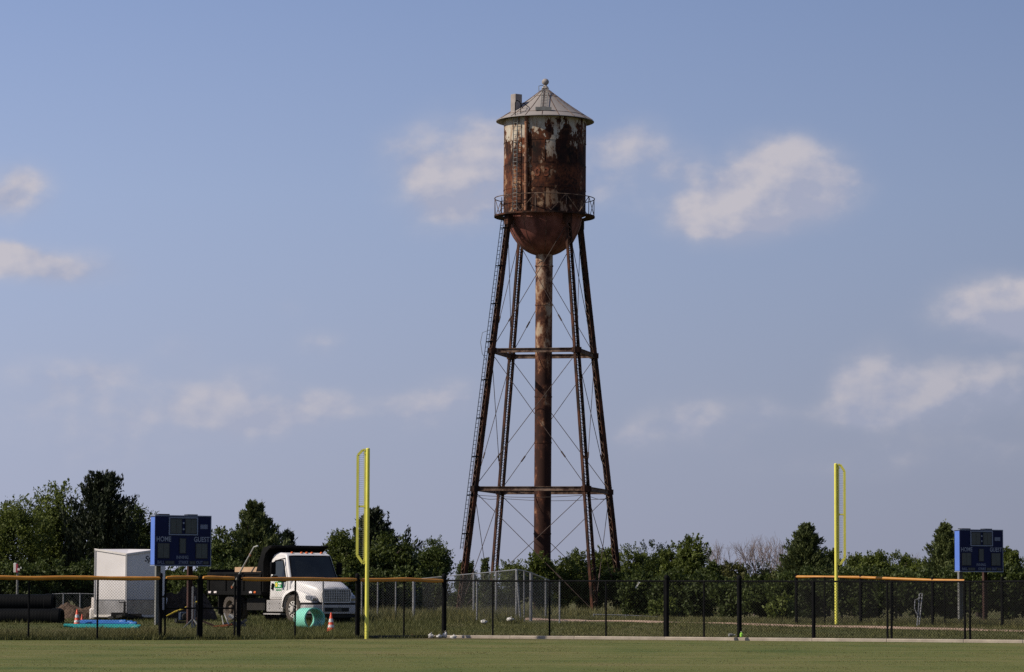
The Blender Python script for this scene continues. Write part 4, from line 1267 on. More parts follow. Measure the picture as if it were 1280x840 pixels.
# ------------------------------------------------------------------ cargo trailer
def trailer():
    c = P(157, 778, 124.0)
    gz = G(c.x, c.y)
    t = thing('cargo_trailer', 'white enclosed trailer with a pointed nose and grey lower guard', 'trailer', (c.x, c.y, gz), R(3.5))
    Wd, L, z0, z1, nose, zn = 1.21, 4.8, .17, 2.66, .62, 2.47
    b = MB()
    # plan of body: nose tip, right shoulder, rear right, rear left, left shoulder
    tip, rs, rr_, rl, ls = (0, 0), (Wd, nose), (Wd, nose + L), (-Wd, nose + L), (-Wd, nose)
    lo = [(x, y, z0) for x, y in (tip, rs, rr_, rl, ls)]
    hi = [(tip[0], tip[1], zn)] + [(x, y, z1) for x, y in (rs, rr_, rl, ls)]
    b.add(lo + hi + [(0, nose + .9, z1 + .02)], [(0, 1, 6, 5), (1, 2, 7, 6), (2, 3, 8, 7), (3, 4, 9, 8), (4, 0, 5, 9), (4, 3, 2, 1, 0), (5, 6, 10), (9, 5, 10), (6, 7, 8, 10), (8, 9, 10)])
    body = b.build('body', M['trailer_white'], t)
    tr = MB()
    tr.bar((-.002, -.02, z0), (-.002, -.02, zn + .01), .06, .05, up=(0, 1, 0))
    for s in (-1, 1):
        tr.bar((0, -.02, zn - .01), (s * Wd, nose - .02, z1 - .01), .03, .07)
        tr.bar((s * Wd, nose, z1 - .01), (s * Wd, nose + L, z1 - .01), .05, .07)
        tr.bar((s * (Wd - .015), nose - .02, z0), (s * (Wd - .015), nose - .02, z1), .05, .05, up=(0, 1, 0))
        tr.bar((0, -.03, z0 + .01), (s * Wd, nose - .03, z0 + .01), .05, .09)
    tr.build('corner_trim', M['trailer_trim'], body)
    for s in (-1, 1):
        a, c_ = Vector((0, -.012, 0)), Vector((s * (Wd - .04), nose - .04, 0))
        g = MB().add([a + Vector((s * .04, .004, z0 + .06)), c_ + Vector((0, 0, z0 + .06)), c_ + Vector((0, 0, z0 + .60)), a + Vector((s * .04, .004, z0 + .60))], [(0, 1, 2, 3)])
        g.build('stone_guard', M['plate_metal'], body)
        v = MB()
        d_ = (c_ - a).normalized()
        v.bar(a + Vector((s * .04, -.002, z0 + .61)), c_ + Vector((0, -.002, z0 + .61)), .02, .02)
        v.build('guard_strip', M['grey_post'], body)
        MB().prism([(nose + 1.7, .40), (nose + 1.9, .86), (nose + 3.3, .86), (nose + 3.5, .40), (nose + 3.4, .40), (nose + 3.25, .78), (nose + 1.95, .78), (nose + 1.8, .40)], lambda y, z: (s * (Wd + .001), y, z), lambda y, z: (s * (Wd + .22), y, z)).build('fender', M['trailer_trim'], t)
        for y in (nose + 2.2, nose + 2.95):
            w = MB().lathe([(.18, -.09), (.31, -.10), (.33, -.06), (.33, .06), (.31, .10), (.18, .09)], 24, 'x', (s * (Wd + .11), y, .33), closed=True).build('wheel', M['rubber'], t, smooth=True)
            MB().lathe([(.001, s * .06), (.1, s * .06), (.18, s * .085)], 20, 'x', (s * (Wd + .11), y, .33)).build('rim', M['rim_white'], w, smooth=True)
    # the lit fender-like toolbox seen at the left edge
    MB().span((-Wd - .21, nose + .6, .02), (-Wd - .003, nose + 1.1, .46)).build('side_toolbox', M['trailer_trim'], t, bevel=.06, segs=3)
    h = MB()
    for s in (-1, 1): h.bar((s * .62, .18, .11), (s * .03, -1.1, .20), .10, .10)
    h.bar((0, -.9, .19), (0, -1.55, .26), .12, .12)
    h.box((-.2, -.45, .24), (.62, .28, .14)); h.box((.35, -.3, .22), (.5, .25, .10))
    h.span((-1.1, .6, .06), (1.1, .7, .165))
    hi_ = h.build('hitch', M['chassis'], t)
    MB().tube([(0, -.82, .04), (0, -.82, .72)], .045, 10).box((0, -.82, .02), (.2, .2, .04)).tube([(0, -.82, .68), (-.2, -.86, .68), (-.2, -.86, .76)], .018, 6).build('jack', M['chassis'], hi_, smooth=True)
    # script-like mark near the top right of the nose
    n = Vector((nose, -Wd, 0)).normalized(); d_ = Vector((Wd, nose, 0)).normalized()
    base = Vector((Wd * .66, nose * .66, 2.30)) + n * .006
    text_mb('Sp', .30, lambda a, b2: tuple(base + d_ * (a + b2 * .25) + Vector((0, 0, b2))), .004).build('lettering', M['digit_frame'], body)
trailer()

# ------------------------------------------------------------------ stacked black drain pipes
def corrugated(px0, px1, py, d0, d1, r, label):
    a, b = P(px0, py, d0), P(px1, py, d1)
    L = (b - a).length
    rot = math.atan2(b.y - a.y, b.x - a.x)
    z = G(0, d1)
    t = thing('drain_pipe', label, 'pipe', b, rot, 'black drain pipes')
    n = int(L / .11); pr_ = []
    for i in range(n):
        x = -L + i * L / n
        pr_ += [(r - .002, x), (r, x + .02), (r, x + .06), (r - .002, x + .08)]
    pr_ += [(r - .02, 0), (r - .06, 0), (r - .06, -1.2), (r - .065, -L)]
    MB().lathe(pr_, 28, 'x').build('pipe_wall', M['black_hdpe'], t, smooth=True)
    MB().lathe([(r + .022, -.32), (r + .022, -.06), (r - .0, -.04), (r - .0, -.34)], 28, 'x', closed=True).build('bell', M['black_hdpe'], t, smooth=True)
corrugated(-150, 68, 753.5, 118.6, 118.2, .30, 'black corrugated drain pipe lying on top of the pipe stack')
corrugated(-150, 77, 772.0, 117.9, 117.5, .31, 'black drain pipe at the bottom front of the pipe stack, nearest the fence')
corrugated(-150, 79, 772.2, 119.0, 118.7, .31, 'black drain pipe at the bottom rear of the pipe stack')

def plastic_pipe(pa, pb, d0, d1, r, mat, label, group):
    a, b = P(*pa, d0), P(*pb, d1)
    L = (b - a).length
    rot = math.atan2(b.y - a.y, b.x - a.x)
    t = thing('plastic_pipe', label, 'pipe', a, rot, group)
    MB().lathe([(r, 0), (r, L), (r * .85, L), (r * .85, 0)], 16, 'x', closed=True).build('pipe_wall', M[mat], t, smooth=True)
    MB().lathe([(r * 1.14, L - .22), (r * 1.14, L - .02), (r, L - .01), (r, L - .24)], 16, 'x', closed=True).build('socket', M[mat], t, smooth=True)
for k, (x0, x1, y, dd) in enumerate(((101, 158, 777.0, .0), (99, 166, 777.9, .22), (98, 171, 779.2, -.15))):
    plastic_pipe((x0, y), (x1, y + .6), 114.6 + dd, 114.2 + dd, .062, 'blue_pvc', ['blue plastic pipe on top of the small pipe bundle', 'blue plastic pipe at the back of the small pipe bundle', 'blue plastic pipe at the front of the bundle, above the teal pipes'][k], 'blue pipes in the grass')
for k, (x0, x1, y, dd) in enumerate(((80, 170, 781.9, .35), (86, 176, 782.8, 0.), (92, 174, 784.2, -.3))):
    plastic_pipe((x0, y), (x1, y + .6), 113.2 + dd, 112.8 + dd, .062, 'teal_pvc', ['teal pipe at the back of the bundle, sticking out furthest left', 'teal plastic pipe in the middle of the small bundle, below the blue pipes', 'teal plastic pipe at the front of the bundle, lowest in the grass'][k], 'teal pipes in the grass')

# mint green drain pipe beside the truck
a = P(393.5, 774.2, 113.2)
rp = .375
t = thing('mint_pipe', 'short wide mint green pipe lying open end forward beside the truck wheel', 'pipe', (a.x, a.y, G(a.x, a.y) + rp - .05), R(28) - math.pi / 2)
MB().lathe([(rp, -.90), (rp, 0), (rp - .035, 0), (rp - .035, -.90)], 48, 'x', closed=True).build('pipe_wall', M['mint'], t, smooth=True)
MB().lathe([(rp + .012, -.06), (rp + .012, .002), (rp - .037, .002), (rp - .037, -.06)], 48, 'x', closed=True).build('rim', M['mint'], t, smooth=True)

# ------------------------------------------------------------------ traffic cones
def cone(px, d, h, label, bands=2):
    x = X(px, d, 778); z = G(x, d)
    t = thing('traffic_cone', label, 'traffic cone', (x, d, z), R(20), 'orange traffic cones')
    s = h / .71
    MB().box((0, 0, .018 * s), (.36 * s, .36 * s, .036 * s)).build('base', M['cone_orange'], t, bevel=.01)
    r0, r1 = .135 * s, .028 * s
    MB().lathe([(r0 + .02 * s, .036 * s), (r0, .06 * s), (r1, h - .01), (r1 * .6, h), (r1 * .5, h - .05)], 24).build('body', M['cone_orange'], t, smooth=True)
    for lo, hi in ((.22, .36), (.50, .68))[:bands]:
        f = lambda z: r0 + (r1 - r0) * (z - .06 * s) / (h - .06 * s) + .004
        MB().lathe([(f(lo * h), lo * h), (f(hi * h), hi * h)], 24).build('reflective_band', M['cone_white'], t, smooth=True)
cone(413.8, 111.0, .63, 'orange traffic cone with white bands in front of the truck bumper')
cone(96.2, 114.2, .58, 'taller orange and white traffic cone left of the trailer')
cone(102.4, 115, .38, 'small plain orange cone beside the taller cone, left of the trailer', 0)

# ------------------------------------------------------------------ signal post at far left
p = P(21, 772, 146)
t = thing('signal_post', 'thin dark post with a white and red box on top, before the left trees', 'sign', (p.x, p.y, G(p.x, p.y)))
hz_ = P(21, 716, 146).z - G(p.x, p.y)
MB().tube([(0, 0, 0), (0, 0, hz_ + .2)], .05, 8).build('post', M['grey_post'], t, smooth=True)
MB().box((-.10, 0, hz_ + .22), (.12, .2, .42)).build('box', M['white_sign'], t, bevel=.02)
MB().box((.00, -.05, hz_ + .20), (.06, .2, .38)).box((.07, -.06, hz_ + .14), (.08, .12, .16)).build('red_face', M['red_sign'], t)
MB().box((.07, -.18, hz_ + .15), (.10, .03, .10)).box((.17, -.16, hz_ + .22), (.05, .03, .08)).build('white_marker', M['white_sign'], t)

# ------------------------------------------------------------------ dirt heaps
def heap(name, label, px, d, top, halfpx, mat, seed):
    x = X(px, d, 770); z0 = G(x, d) - .05
    H = P(px, top, d).z - z0; W = halfpx * d / F
    mb = MB(); n = 34
    for j in range(n + 1):
        for i in range(n + 1):
            u, v = i / n * 2 - 1, j / n * 2 - 1
            q = max(0, 1 - u * u * .95 - v * v * .95)
            h = H * q ** .75 * (1 + .35 * noise.noise((u * 2.2 + seed, v * 2.2, 0))) + .16 * H * noise.noise((u * 7 + seed, v * 7, 2)) * (q > 0) + .08 * H * noise.noise((u * 16, v * 16 + seed, 5)) * (q > 0)
            mb.v.append((u * W * 1.15, v * W * .8, h if q > 0 else -.05))
    mb.f = [(j * (n + 1) + i, j * (n + 1) + i + 1, (j + 1) * (n + 1) + i + 1, (j + 1) * (n + 1) + i) for j in range(n) for i in range(n)]
    return tag(mb.build(name, M[mat], loc=(x, d, z0)), label, 'dirt heap')
heap('dirt_heap', 'heap of bare brown dirt between the black pipes and the trailer', 92, 128, 757, 38, 'dirt', 1)
heap('mulch_heap', 'dark lumpy heap of mulch under the left scoreboard behind the gate', 230, 127, 738.5, 36, 'mulch', 5)

# equipment under the scoreboard
p = P(230, 780, 117.5); gz = G(p.x, p.y)
t = thing('plate_compactor', 'dark blue machine with a yellow handle bar in the grass behind the gate', 'machine', (p.x, p.y, gz), R(15))
MB().span((-.26, -.22, .02), (.30, .22, .10)).span((-.3, -.22, .06), (-.24, .22, .18)).build('base_plate', M['chassis'], t, bevel=.01)
MB().span((-.17, -.16, .12), (.20, .16, .42)).build('engine', M['blue_tool'], t, bevel=.03)
MB().lathe([(.001, -.06), (.11, -.05), (.13, .0), (.11, .05), (.001, .06)], 16, 'y', (.02, -.18, .26)).build('flywheel', M['chassis'], t, smooth=True)
MB().tube([(-.12, -.1, .36), (-.22, -.1, .47), (-.20, .1, .47), (-.1, .1, .36)], .02, 6).build('lifting_bar', M['chassis'], t, smooth=True)
hp = [P(208, 770, 119), P(219, 764.5, 119.2), P(229, 761, 119.3), P(239, 756, 119.4), P(247, 751.5, 119.5)]
tag(MB().tube(hp, [.018, .03, .024, .034, .02], 8).tube([hp[-1], hp[-1] + Vector((.12, 0, .02))], .025, 8).build('yellow_hose', M['hose_yellow'], smooth=True), 'yellow hose sloping down the front of the mulch heap', 'hose')
p = P(241.3, 786, 113.0)
gz = p.z
t = thing('jack_post', 'tall grey steel post on a splayed foot behind the gate', 'post', p)
MB().box((-.03, 0, .72), (.06, .06, 1.42)).build('outer_tube', M['galv'], t)
MB().box((.045, .02, .55), (.05, .05, 1.1)).build('inner_tube', M['galv'], t)
MB().box((.008, -.03, .66), (.018, .03, 1.0)).build('red_rack', M['brown_post'], t)
ft = MB()
for a_ in (R(200), R(320), R(80)): ft.bar((0, 0, .34), (.34 * math.cos(a_), .34 * math.sin(a_), .02), .05, .04)
ft.build('foot', M['grey_post'], t)
# scrap by the rear wheel
p = P(287, 785, 113.5)
t = thing('scrap_pile', 'small pile of orange boards, black sheet and pale sticks beside the rear wheel', 'scrap', p)
MB().bar((-.55, .1, .05), (.36, 0, .16), .16, .04).bar((-.3, -.1, .04), (.2, -.1, .12), .10, .03).build('board', M['orange_board'], t)
MB().bar((-1.2, .1, .34), (-.5, .05, .06), .06, .06).build('plank', M['brown_post'], t)
rnd = random.Random(3); bb = MB()
for i in range(10): bb.box((rnd.uniform(-.15, .5), rnd.uniform(-.15, .2), rnd.uniform(.04, .2)), (rnd.uniform(.1, .35), rnd.uniform(.1, .2), rnd.uniform(.03, .12)), Matrix.Rotation(rnd.uniform(-1, 1), 3, 'Y'))
bb.build('black_sheet', M['black_board'], t)
MB().tube([(-.18, -.1, .50), (-.02, -.16, .12)], .022, 6).tube([(-.26, -.1, .42), (-.20, -.14, .12)], .018, 6).build('stick', M['bag'], t)
MB().box((.06, -.12, .40), (.18, .06, .12), Matrix.Rotation(.4, 3, 'Y')).build('white_scrap', M['bag'], t)

# sacks and litter along the fence
def sack(px, py, d, w, h, label, seed, group='white sacks in the grass', mat='bag', cat='sack', name='sack'):
    p = P(px, py, d); w *= .85; h *= .85
    mb = MB(); n, m = 14, 8
    vs = []
    for j in range(m + 1):
        f = j / m * math.pi
        for i in range(n):
            a = 2 * math.pi * i / n
            r = math.sin(f) ** .7
            k = 1 + .28 * noise.noise((math.cos(a) * 1.6 + seed, math.sin(a) * 1.6, j * .5))
            k *= 1 + .22 * noise.noise((math.cos(a) * 4 + seed, math.sin(a) * 4, j * 1.3))
            vs.append((w / 2 * r * math.cos(a) * k, w / 2.6 * r * math.sin(a) * k, h * .42 - h * .42 * math.cos(f) * k * (1 + .3 * math.cos(a + seed))))
    mb.add(vs, [(j * n + i, j * n + (i + 1) % n, (j + 1) * n + (i + 1) % n, (j + 1) * n + i) for j in range(m) for i in range(n)])
    mb.tube([(0, 0, h * .95), (w * .1, 0, h * 1.08), (w * .16, 0, h * 1.05)], [w * .06, w * .04, w * .07], 6)
    tag(mb.build(name, M[mat], loc=(p.x, p.y, max(p.z, G(p.x, p.y)) - .02), smooth=True), label, cat, group)
sack(563, 773.5, 128, .22, .13, 'small white sack in tall grass just right of the thick black fence post', 1)
sack(605, 778.5, 116, .27, .16, 'white sack lying in mown grass left of the enclosure post', 2)
sack(638, 775.5, 119, .32, .16, 'largest white sack, in the grass at the foot of the wire enclosure', 3)
sack(538.5, 797, 106.2, .20, .20, 'white sack at the fence foot, leftmost of the group by the thick post', 4)
sack(549.0, 797, 106.0, .22, .15, 'flat white sack at the fence foot, left of the thick black post', 5)
sack(556.0, 796.5, 106.0, .18, .24, 'upright white sack leaning against the thick black fence post', 6)
sack(566.5, 798.0, 106.0, .24, .16, 'white sack on the kerb just right of the thick black fence post', 7)
sack(515.2, 796.5, 106.6, .10, .15, 'small red brown lump at the foot of the capped fence', 8, None, 'brown_item', 'litter', 'clay_lump')
def bottle(px, d, label, mat, r, h, lay):
    p = P(px, 800.2, d)
    t = thing('bottle', label, 'bottle', (p.x, p.y, .122), .3)
    pr_ = [(.001, 0), (r, 0), (r, h * .6), (r * .4, h * .8), (r * .4, h)]
    if lay: MB().lathe([(a, b - h / 2) for a, b in pr_], 14, 'x', (0, 0, r)).build('body', M[mat], t, smooth=True); MB().lathe([(r * .45, h * .5), (r * .45, h * .62), (.001, h * .62)], 12, 'x', (0, 0, r)).build('cap', M['bag'], t, smooth=True)
    else: MB().lathe(pr_, 14).build('body', M[mat], t, smooth=True); MB().lathe([(r * .45, h), (r * .45, h * 1.1), (.001, h * 1.1)], 12).build('cap', M['bag'], t, smooth=True)
bottle(926.8, 103.15, 'lime green bottle at the foot of a thick black fence post', 'lime', .05, .15, False)
bottle(914.5, 103.3, 'dark grey bottle lying on the kerb left of the lime bottle', 'grey_post', .05, .18, True)
# ------------------------------------------------------------------ vegetation
def unit(v): return v / np.maximum(np.linalg.norm(v, axis=-1, keepdims=True), 1e-9)
def rdir(n): return unit(rng.normal(size=(n, 3)))

def leaves(C, A, ln, wd):
    """diamond leaves at C along A"""
    B = unit(np.cross(A, rdir(len(A))))
    l = ln[:, None] / 2; w = wd[:, None] / 2
    return np.stack([C - A * l, C + B * w - A * l * .1, C + A * l, C - B * w - A * l * .1], axis=1)

def trunk(t, H, r, spread, mat='bark', limbs=5, zt=.7):
    mb = MB()
    lean = (rng.uniform(-.1, .1) * H * .3, rng.uniform(-.1, .1) * H * .3)
    mb.tube([(0, 0, -.2), (lean[0] * .3, lean[1] * .3, H * .3), (lean[0], lean[1], H * zt)], [r, r * .75, r * .25], 8)
    for k in range(limbs):
        a = 2 * math.pi * k / limbs + rng.uniform(-.4, .4); f = rng.uniform(.25, .6)
        b = Vector((lean[0] * f, lean[1] * f, H * f)); e = b + Vector((math.cos(a) * spread * .75, math.sin(a) * spread * .75, H * rng.uniform(.15, .32)))
        mb.tube([b, b.lerp(e, .5) + Vector((0, 0, H * .05)), e], [r * .45, r * .3, r * .1], 6)
    return mb.build('trunk', M[mat], t, smooth=True)

def broadleaf(px, top, halfw, d, label, cat='tree', name='leafy_tree', mat='leaf', group=None, lobes=13, dens=1.12, leaf=.165, low=.06, tone=0.0, tall=1.0):
    x = X(px, d, 760); z0 = G(x, d); s = d / F
    leaf *= rng.uniform(.78, 1.2); tone += rng.uniform(-.07, .09)
    H = P(px, top, d).z - z0; W = halfw * s
    t = thing(name, label, cat, (x, d, z0), 0, group)
    Vs, Ts = [], []
    zc, rz = H * (.5 + low / 2), H * (.5 - low / 2)
    for L in range(lobes):
        dr = rdir(1)[0]
        if L == 0: c = np.array([0, 0, 0]); lr = .62
        else:
            c = dr * np.array([.62, .62, .66]); lr = rng.uniform(.30, .46)
            if c[2] < -.1 and rng.random() < .3: c[2] = abs(c[2])
        R3 = np.array([W, W * .9, rz])
        n = max(6, int(26 * dens * (lr / .4) ** 2 * max(1, W * rz / 5) ** .8))
        dirs = rdir(n)
        rad = rng.uniform(.55, 1.04, n) ** .6
        cl = (c + dirs * (lr * rad)[:, None]) * R3
        cl[:, 2] += zc
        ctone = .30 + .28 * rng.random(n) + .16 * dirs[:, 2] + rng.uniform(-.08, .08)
        k = 50
        cr = rng.uniform(.22, .42, n) * max(.75, min(1.5, W / 2.2))
        off = rng.normal(size=(n, k, 3)) * (cr[:, None, None] * np.array([.62, .62, .42]))
        C = (cl[:, None, :] + off).reshape(-1, 3)
        A = unit(rng.normal(size=(n * k, 3)) + np.array([0, 0, .35]) + .5 * np.repeat(dirs, k, 0))
        sz = leaf * rng.uniform(.6, 1.25, n * k)
        ok = C[:, 2] > .05
        Vs.append(leaves(C, A, sz, sz * rng.uniform(.45, .7, n * k))[ok])
        Ts.append((np.repeat(ctone, k) + rng.normal(0, .10, n * k) + tone)[ok])
    # shoots standing out of the outline
    ns = int(38 * dens * max(1, W / 1.6))
    for i in range(ns):
        a = rng.uniform(0, 2 * math.pi); el = rng.uniform(.05, 1.5)
        b = np.array([math.cos(a) * math.cos(el) * W, math.sin(a) * math.cos(el) * W * .9, zc + math.sin(el) * rz]) * np.array([.9, .9, 1])
        b[2] = zc + (b[2] - zc) * .93
        up = unit(np.array([math.cos(a) * .6, math.sin(a) * .6, .7 + rng.random()])[None])[0]
        k = 22; ll = rng.uniform(.3, .75) * max(.7, min(1.4, H / 5))
        f = rng.random(k) * ll
        C = b + up * f[:, None] + rng.normal(size=(k, 3)) * (.10 * (1.2 - f / ll))[:, None]
        A = unit(rng.normal(size=(k, 3)) * .7 + up)
        sz = leaf * rng.uniform(.6, 1.1, k)
        Vs.append(leaves(C, A, sz, sz * .5)); Ts.append(.5 + rng.normal(0, .1, k) + tone)
    trunk(t, H, .035 * H if name != 'shrub' else .03 * H, W, limbs=5)
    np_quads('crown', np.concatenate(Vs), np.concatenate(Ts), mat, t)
    return t

def cedar(px, top, halfw, d, label, mat='cedar', group=None, nb=110, shape=.8, dome=False, leaf=.26, tips=1, tone=0.0, lean=0.0, rise=(.35, 1.0)):
    x = X(px, d, 760); z0 = G(x, d); s = d / F
    H = P(px, top, d).z - z0; W = halfw * s
    t = thing('cedar_tree', label, 'tree', (x, d, z0), 0, group)
    Vs, Ts = [], []
    tw = MB()
    for i in range(nb):
        f = rng.uniform(.05, .98) ** .9            # height at which this branch ends
        if dome: pr_ = math.sqrt(max(0, 1 - max(0, (f - .35) / .66) ** 2)) * .95 + .05
        else: pr_ = (1 - f) ** shape + .02
        a = rng.uniform(0, 2 * math.pi)
        ln = W * pr_ * (rng.uniform(.5, .95) if rng.random() < .68 else rng.uniform(.95, 1.2))
        el = rng.uniform(*rise)
        dr = np.array([math.cos(a) * math.cos(el), math.sin(a) * math.cos(el), math.sin(el)])
        Ltot = max(.3, ln / max(.3, math.cos(el)))
        zb_ = f * H - Ltot * dr[2]
        if zb_ < .05 * H:
            zb_ = .05 * H
        b = np.array([lean * zb_, 0, zb_])
        k = int(34 + 46 * Ltot)
        g = rng.random(k) ** .7
        curve = np.array([0, 0, .10]) * (g ** 2)[:, None] * Ltot
        wid = (.055 + .22 * (1 - g)) * min(1.2, .5 + Ltot * .3)
        C = b + dr * (g * Ltot)[:, None] + curve + rng.normal(size=(k, 3)) * wid[:, None]
        A = unit(dr + np.array([0, 0, .45]) + rng.normal(size=(k, 3)) * .45)
        sz = leaf * rng.uniform(.6, 1.2, k)
        ok = C[:, 2] > .05
        Vs.append(leaves(C, A, sz, sz * rng.uniform(.25, .42, k))[ok])
        ct = .34 + .22 * rng.random() + .12 * (el - .5)
        Ts.append((ct + .14 * g + rng.normal(0, .09, k) + tone)[ok])
    for q in range(tips):                         # leader and side leaders
        k = 60; g = rng.random(k)
        ox = 0 if q == 0 else rng.uniform(-.4, .4) * W
        hh = H if q == 0 else H * rng.uniform(.86, .96)
        C = np.stack([lean * H * g + ox * (1 if q else 0) + rng.normal(0, .16, k) * (1.1 - g), rng.normal(0, .16, k) * (1.1 - g), hh * (.72 + .28 * g)], 1)
        A = unit(np.array([0, 0, 1.0]) + rng.normal(size=(k, 3)) * .4)
        sz = leaf * rng.uniform(.6, 1.1, k)
        Vs.append(leaves(C, A, sz, sz * .32)); Ts.append(.42 + rng.normal(0, .08, k) + tone)
    trunk(t, H, .03 * H, W * .6, limbs=4, zt=.88)
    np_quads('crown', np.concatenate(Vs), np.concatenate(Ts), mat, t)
    return t

def bare_tree(px, top, halfw, d, label, group):
    x = X(px, d, 760); z0 = G(x, d); s = d / F
    H = P(px, top, d).z - z0; W = halfw * s
    t = thing('bare_tree', label, 'tree', (x, d, z0), 0, group)
    tk, br = MB(), MB()
    def grow(p, dr, ln, r, lv):
        q = p + dr * ln
        (tk if lv == 0 else br).tube([p, p.lerp(q, .5) + Vector(rng.normal(size=3) * .04 * ln), q], [r, r * .8, r * .6], 5 if lv > 1 else 7)
        if lv >= 4: return
        for k in range(3 if lv < 3 else 4):
            nd = (dr + Vector(rng.normal(size=3)) * .42 + Vector((0, 0, .22))).normalized()
            grow(p.lerp(q, rng.uniform(.55, 1.0)), nd, ln * rng.uniform(.60, .82), r * .58, lv + 1)
    for k in range(3):
        a = rng.uniform(0, 6.28)
        grow(Vector((0, 0, 0)), Vector((math.cos(a) * .30 * W / H * 2, math.sin(a) * .2, 1)).normalized(), H * .34, .07, 0)
    mz = max(v[2] for v in br.v)
    k = H / mz
    for m in (tk, br): m.v = [(v[0] * k, v[1] * k, v[2] * k) for v in m.v]
    tk.build('trunk', M['twig'], t); br.build('branches', M['twig'], t)

TG = 'trees along the far tree line'
# left group
broadleaf(18, 628, 52, 172, 'bright green leafy tree at the far left edge, behind the white and red signal box', group=TG, lobes=15, tone=.10)
broadleaf(70, 610, 50, 177, 'tall bright green leafy tree left of the dark spiky tree', group=TG, lobes=15, tone=.13)
cedar(126, 588, 47, 173, 'tallest tree, dark with spiky upright branches, rising above the white trailer', 'cedar_dark', TG, nb=230, dome=True, leaf=.26, tips=5, rise=(.5, 1.15))
broadleaf(168, 634, 30, 176, 'dark leafy tree between the spiky tree and the left scoreboard', mat='leaf_dark', group=TG)
cedar(317, 626, 60, 165, 'pointed green cedar rising behind the truck bed right of the scoreboard', group=TG, nb=330, shape=.62, tips=2, tone=.12, rise=(.3, .95))
broadleaf(278, 664, 24, 161, 'rounded leafy tree touching the right edge of the left scoreboard', mat='leaf_dark', group=TG, tone=.1)
cedar(359, 662, 26, 170, 'small pointed cedar directly above the white truck cab roof', 'cedar_dark', TG, nb=90, tips=2, tone=.1)
broadleaf(335, 680, 30, 168, 'low leafy tree behind the raised edge of the truck bed', mat='leaf_dark', group=TG)
cedar(466, 634, 58, 182, 'dark pointed cedar just right of the left yellow foul pole', 'cedar_dark', TG, nb=320, shape=.62, tips=4, tone=.15, rise=(.3, .95))
broadleaf(428, 668, 27, 172, 'leafy tree behind the truck windscreen, left of the yellow foul pole', mat='leaf', group=TG, tone=-.12)
broadleaf(485, 672, 36, 174, 'broad leafy tree right of the left foul pole in front of the dark cedar', mat='leaf', group=TG, tone=-.14)
broadleaf(541, 677, 26, 178, 'rounded dark leafy tree, last one left of the tower ladder', mat='leaf_dark', group=TG, tone=.06)
broadleaf(583, 703, 13, 268, 'small leafy tree beside the ladder leg of the water tower', mat='leaf_dark', group=TG)
cedar(606, 697, 10, 245, 'tiny pointed cedar between the two left tower legs', 'cedar', TG, nb=50, tone=.1)
# round the tower
SG = 'bushes around the water tower'
for px, top, hw, d, lb in ((640, 703, 26, 254.5, 'bush left of the central tower pipe, above the wire enclosure'), (672, 694, 26, 256.0, 'bush hiding the bottom of the central tower pipe'),
                           (704, 700, 28, 262, 'bush just right of the central tower pipe'), (722, 690, 18, 272, 'bush behind the front right tower leg'),
                           (757, 688, 27, 274, 'bush between the two right tower legs'), (790, 684, 26, 270, 'bush just right of the rightmost tower leg'),
                           (818, 680, 28, 262, 'bright leafy tree right of the water tower'), (846, 682, 24, 256, 'leafy tree left of the tree with a pointed tip')):
    broadleaf(px, top, hw, d, lb, 'bush' if top > 685 else 'tree', 'shrub' if top > 685 else 'leafy_tree', 'leaf', SG if top > 685 else TG, lobes=11, leaf=.195, tone=.06)
broadleaf(868, 674, 24, 252, 'leafy tree with ragged top right of the tower bushes', mat='leaf', group=TG, leaf=.195, lobes=13)
cedar(860, 668, 11, 256, 'narrow pointed cedar tip rising among the leafy trees', 'cedar', TG, nb=70, tips=1, tone=.15)
broadleaf(888, 703, 15, 250, 'small dark tree on the right side of the ragged topped tree', mat='leaf_dark', group=TG, leaf=.19, tone=.05)
for px, top, hw, d, lb in ((915, 706, 26, 262, 'olive bush below the leftmost bare tree'), (950, 704, 26, 264, 'olive bush below the widest bare tree'), (978, 712, 18, 250, 'olive bush at the left foot of the windswept cedar')):
    broadleaf(px, top, hw, d, lb, 'bush', 'shrub', 'leaf_olive', 'olive bushes below the bare trees', leaf=.19, lobes=10)
BG = 'leafless grey trees'
bare_tree(903, 672, 20, 285, 'leafless grey tree nearest the ragged leafy tree', BG)
bare_tree(943, 667, 26, 288, 'leafless grey tree, widest and middle one of the three', BG)
bare_tree(972, 663, 22, 283, 'leafless grey tree close beside the windswept cedar', BG)
bare_tree(1148, 690, 14, 260, 'small leafless tree left of the pale cedar by the right scoreboard', BG)
cedar(1006, 653, 50, 234, 'windswept dark cedar left of the right yellow foul pole', 'cedar', TG, nb=330, shape=.58, tips=3, tone=.08, rise=(.15, .85), lean=.02)
broadleaf(1036, 690, 17, 236, 'leafy tree behind the right yellow foul pole', mat='leaf_dark', group=TG, leaf=.19, tone=.05)
for k, (px, top, hw, d) in enumerate(((1066, 696, 22, 226), (1094, 692, 24, 222), (1126, 694, 24, 226), (1152, 703, 20, 224))):
    broadleaf(px, top, hw, d, ['leafy bush immediately right of the right foul pole', 'tallest leafy bush between the foul pole and the right scoreboard', 'round leafy bush left of the small leafless tree', 'low leafy bush at the foot of the small leafless tree'][k],
              'bush', 'shrub', 'leaf', 'bushes right of the foul pole', leaf=.19, lobes=11, tone=.05)
cedar(1182, 653, 46, 216, 'tall pale green cedar at the left edge of the right scoreboard', 'cedar', TG, nb=320, shape=.62, tips=4, tone=.26, rise=(.3, 1.0))
broadleaf(1222, 690, 22, 220, 'leafy tree hidden behind the right scoreboard', mat='leaf', group=TG, leaf=.19, tone=-.1)
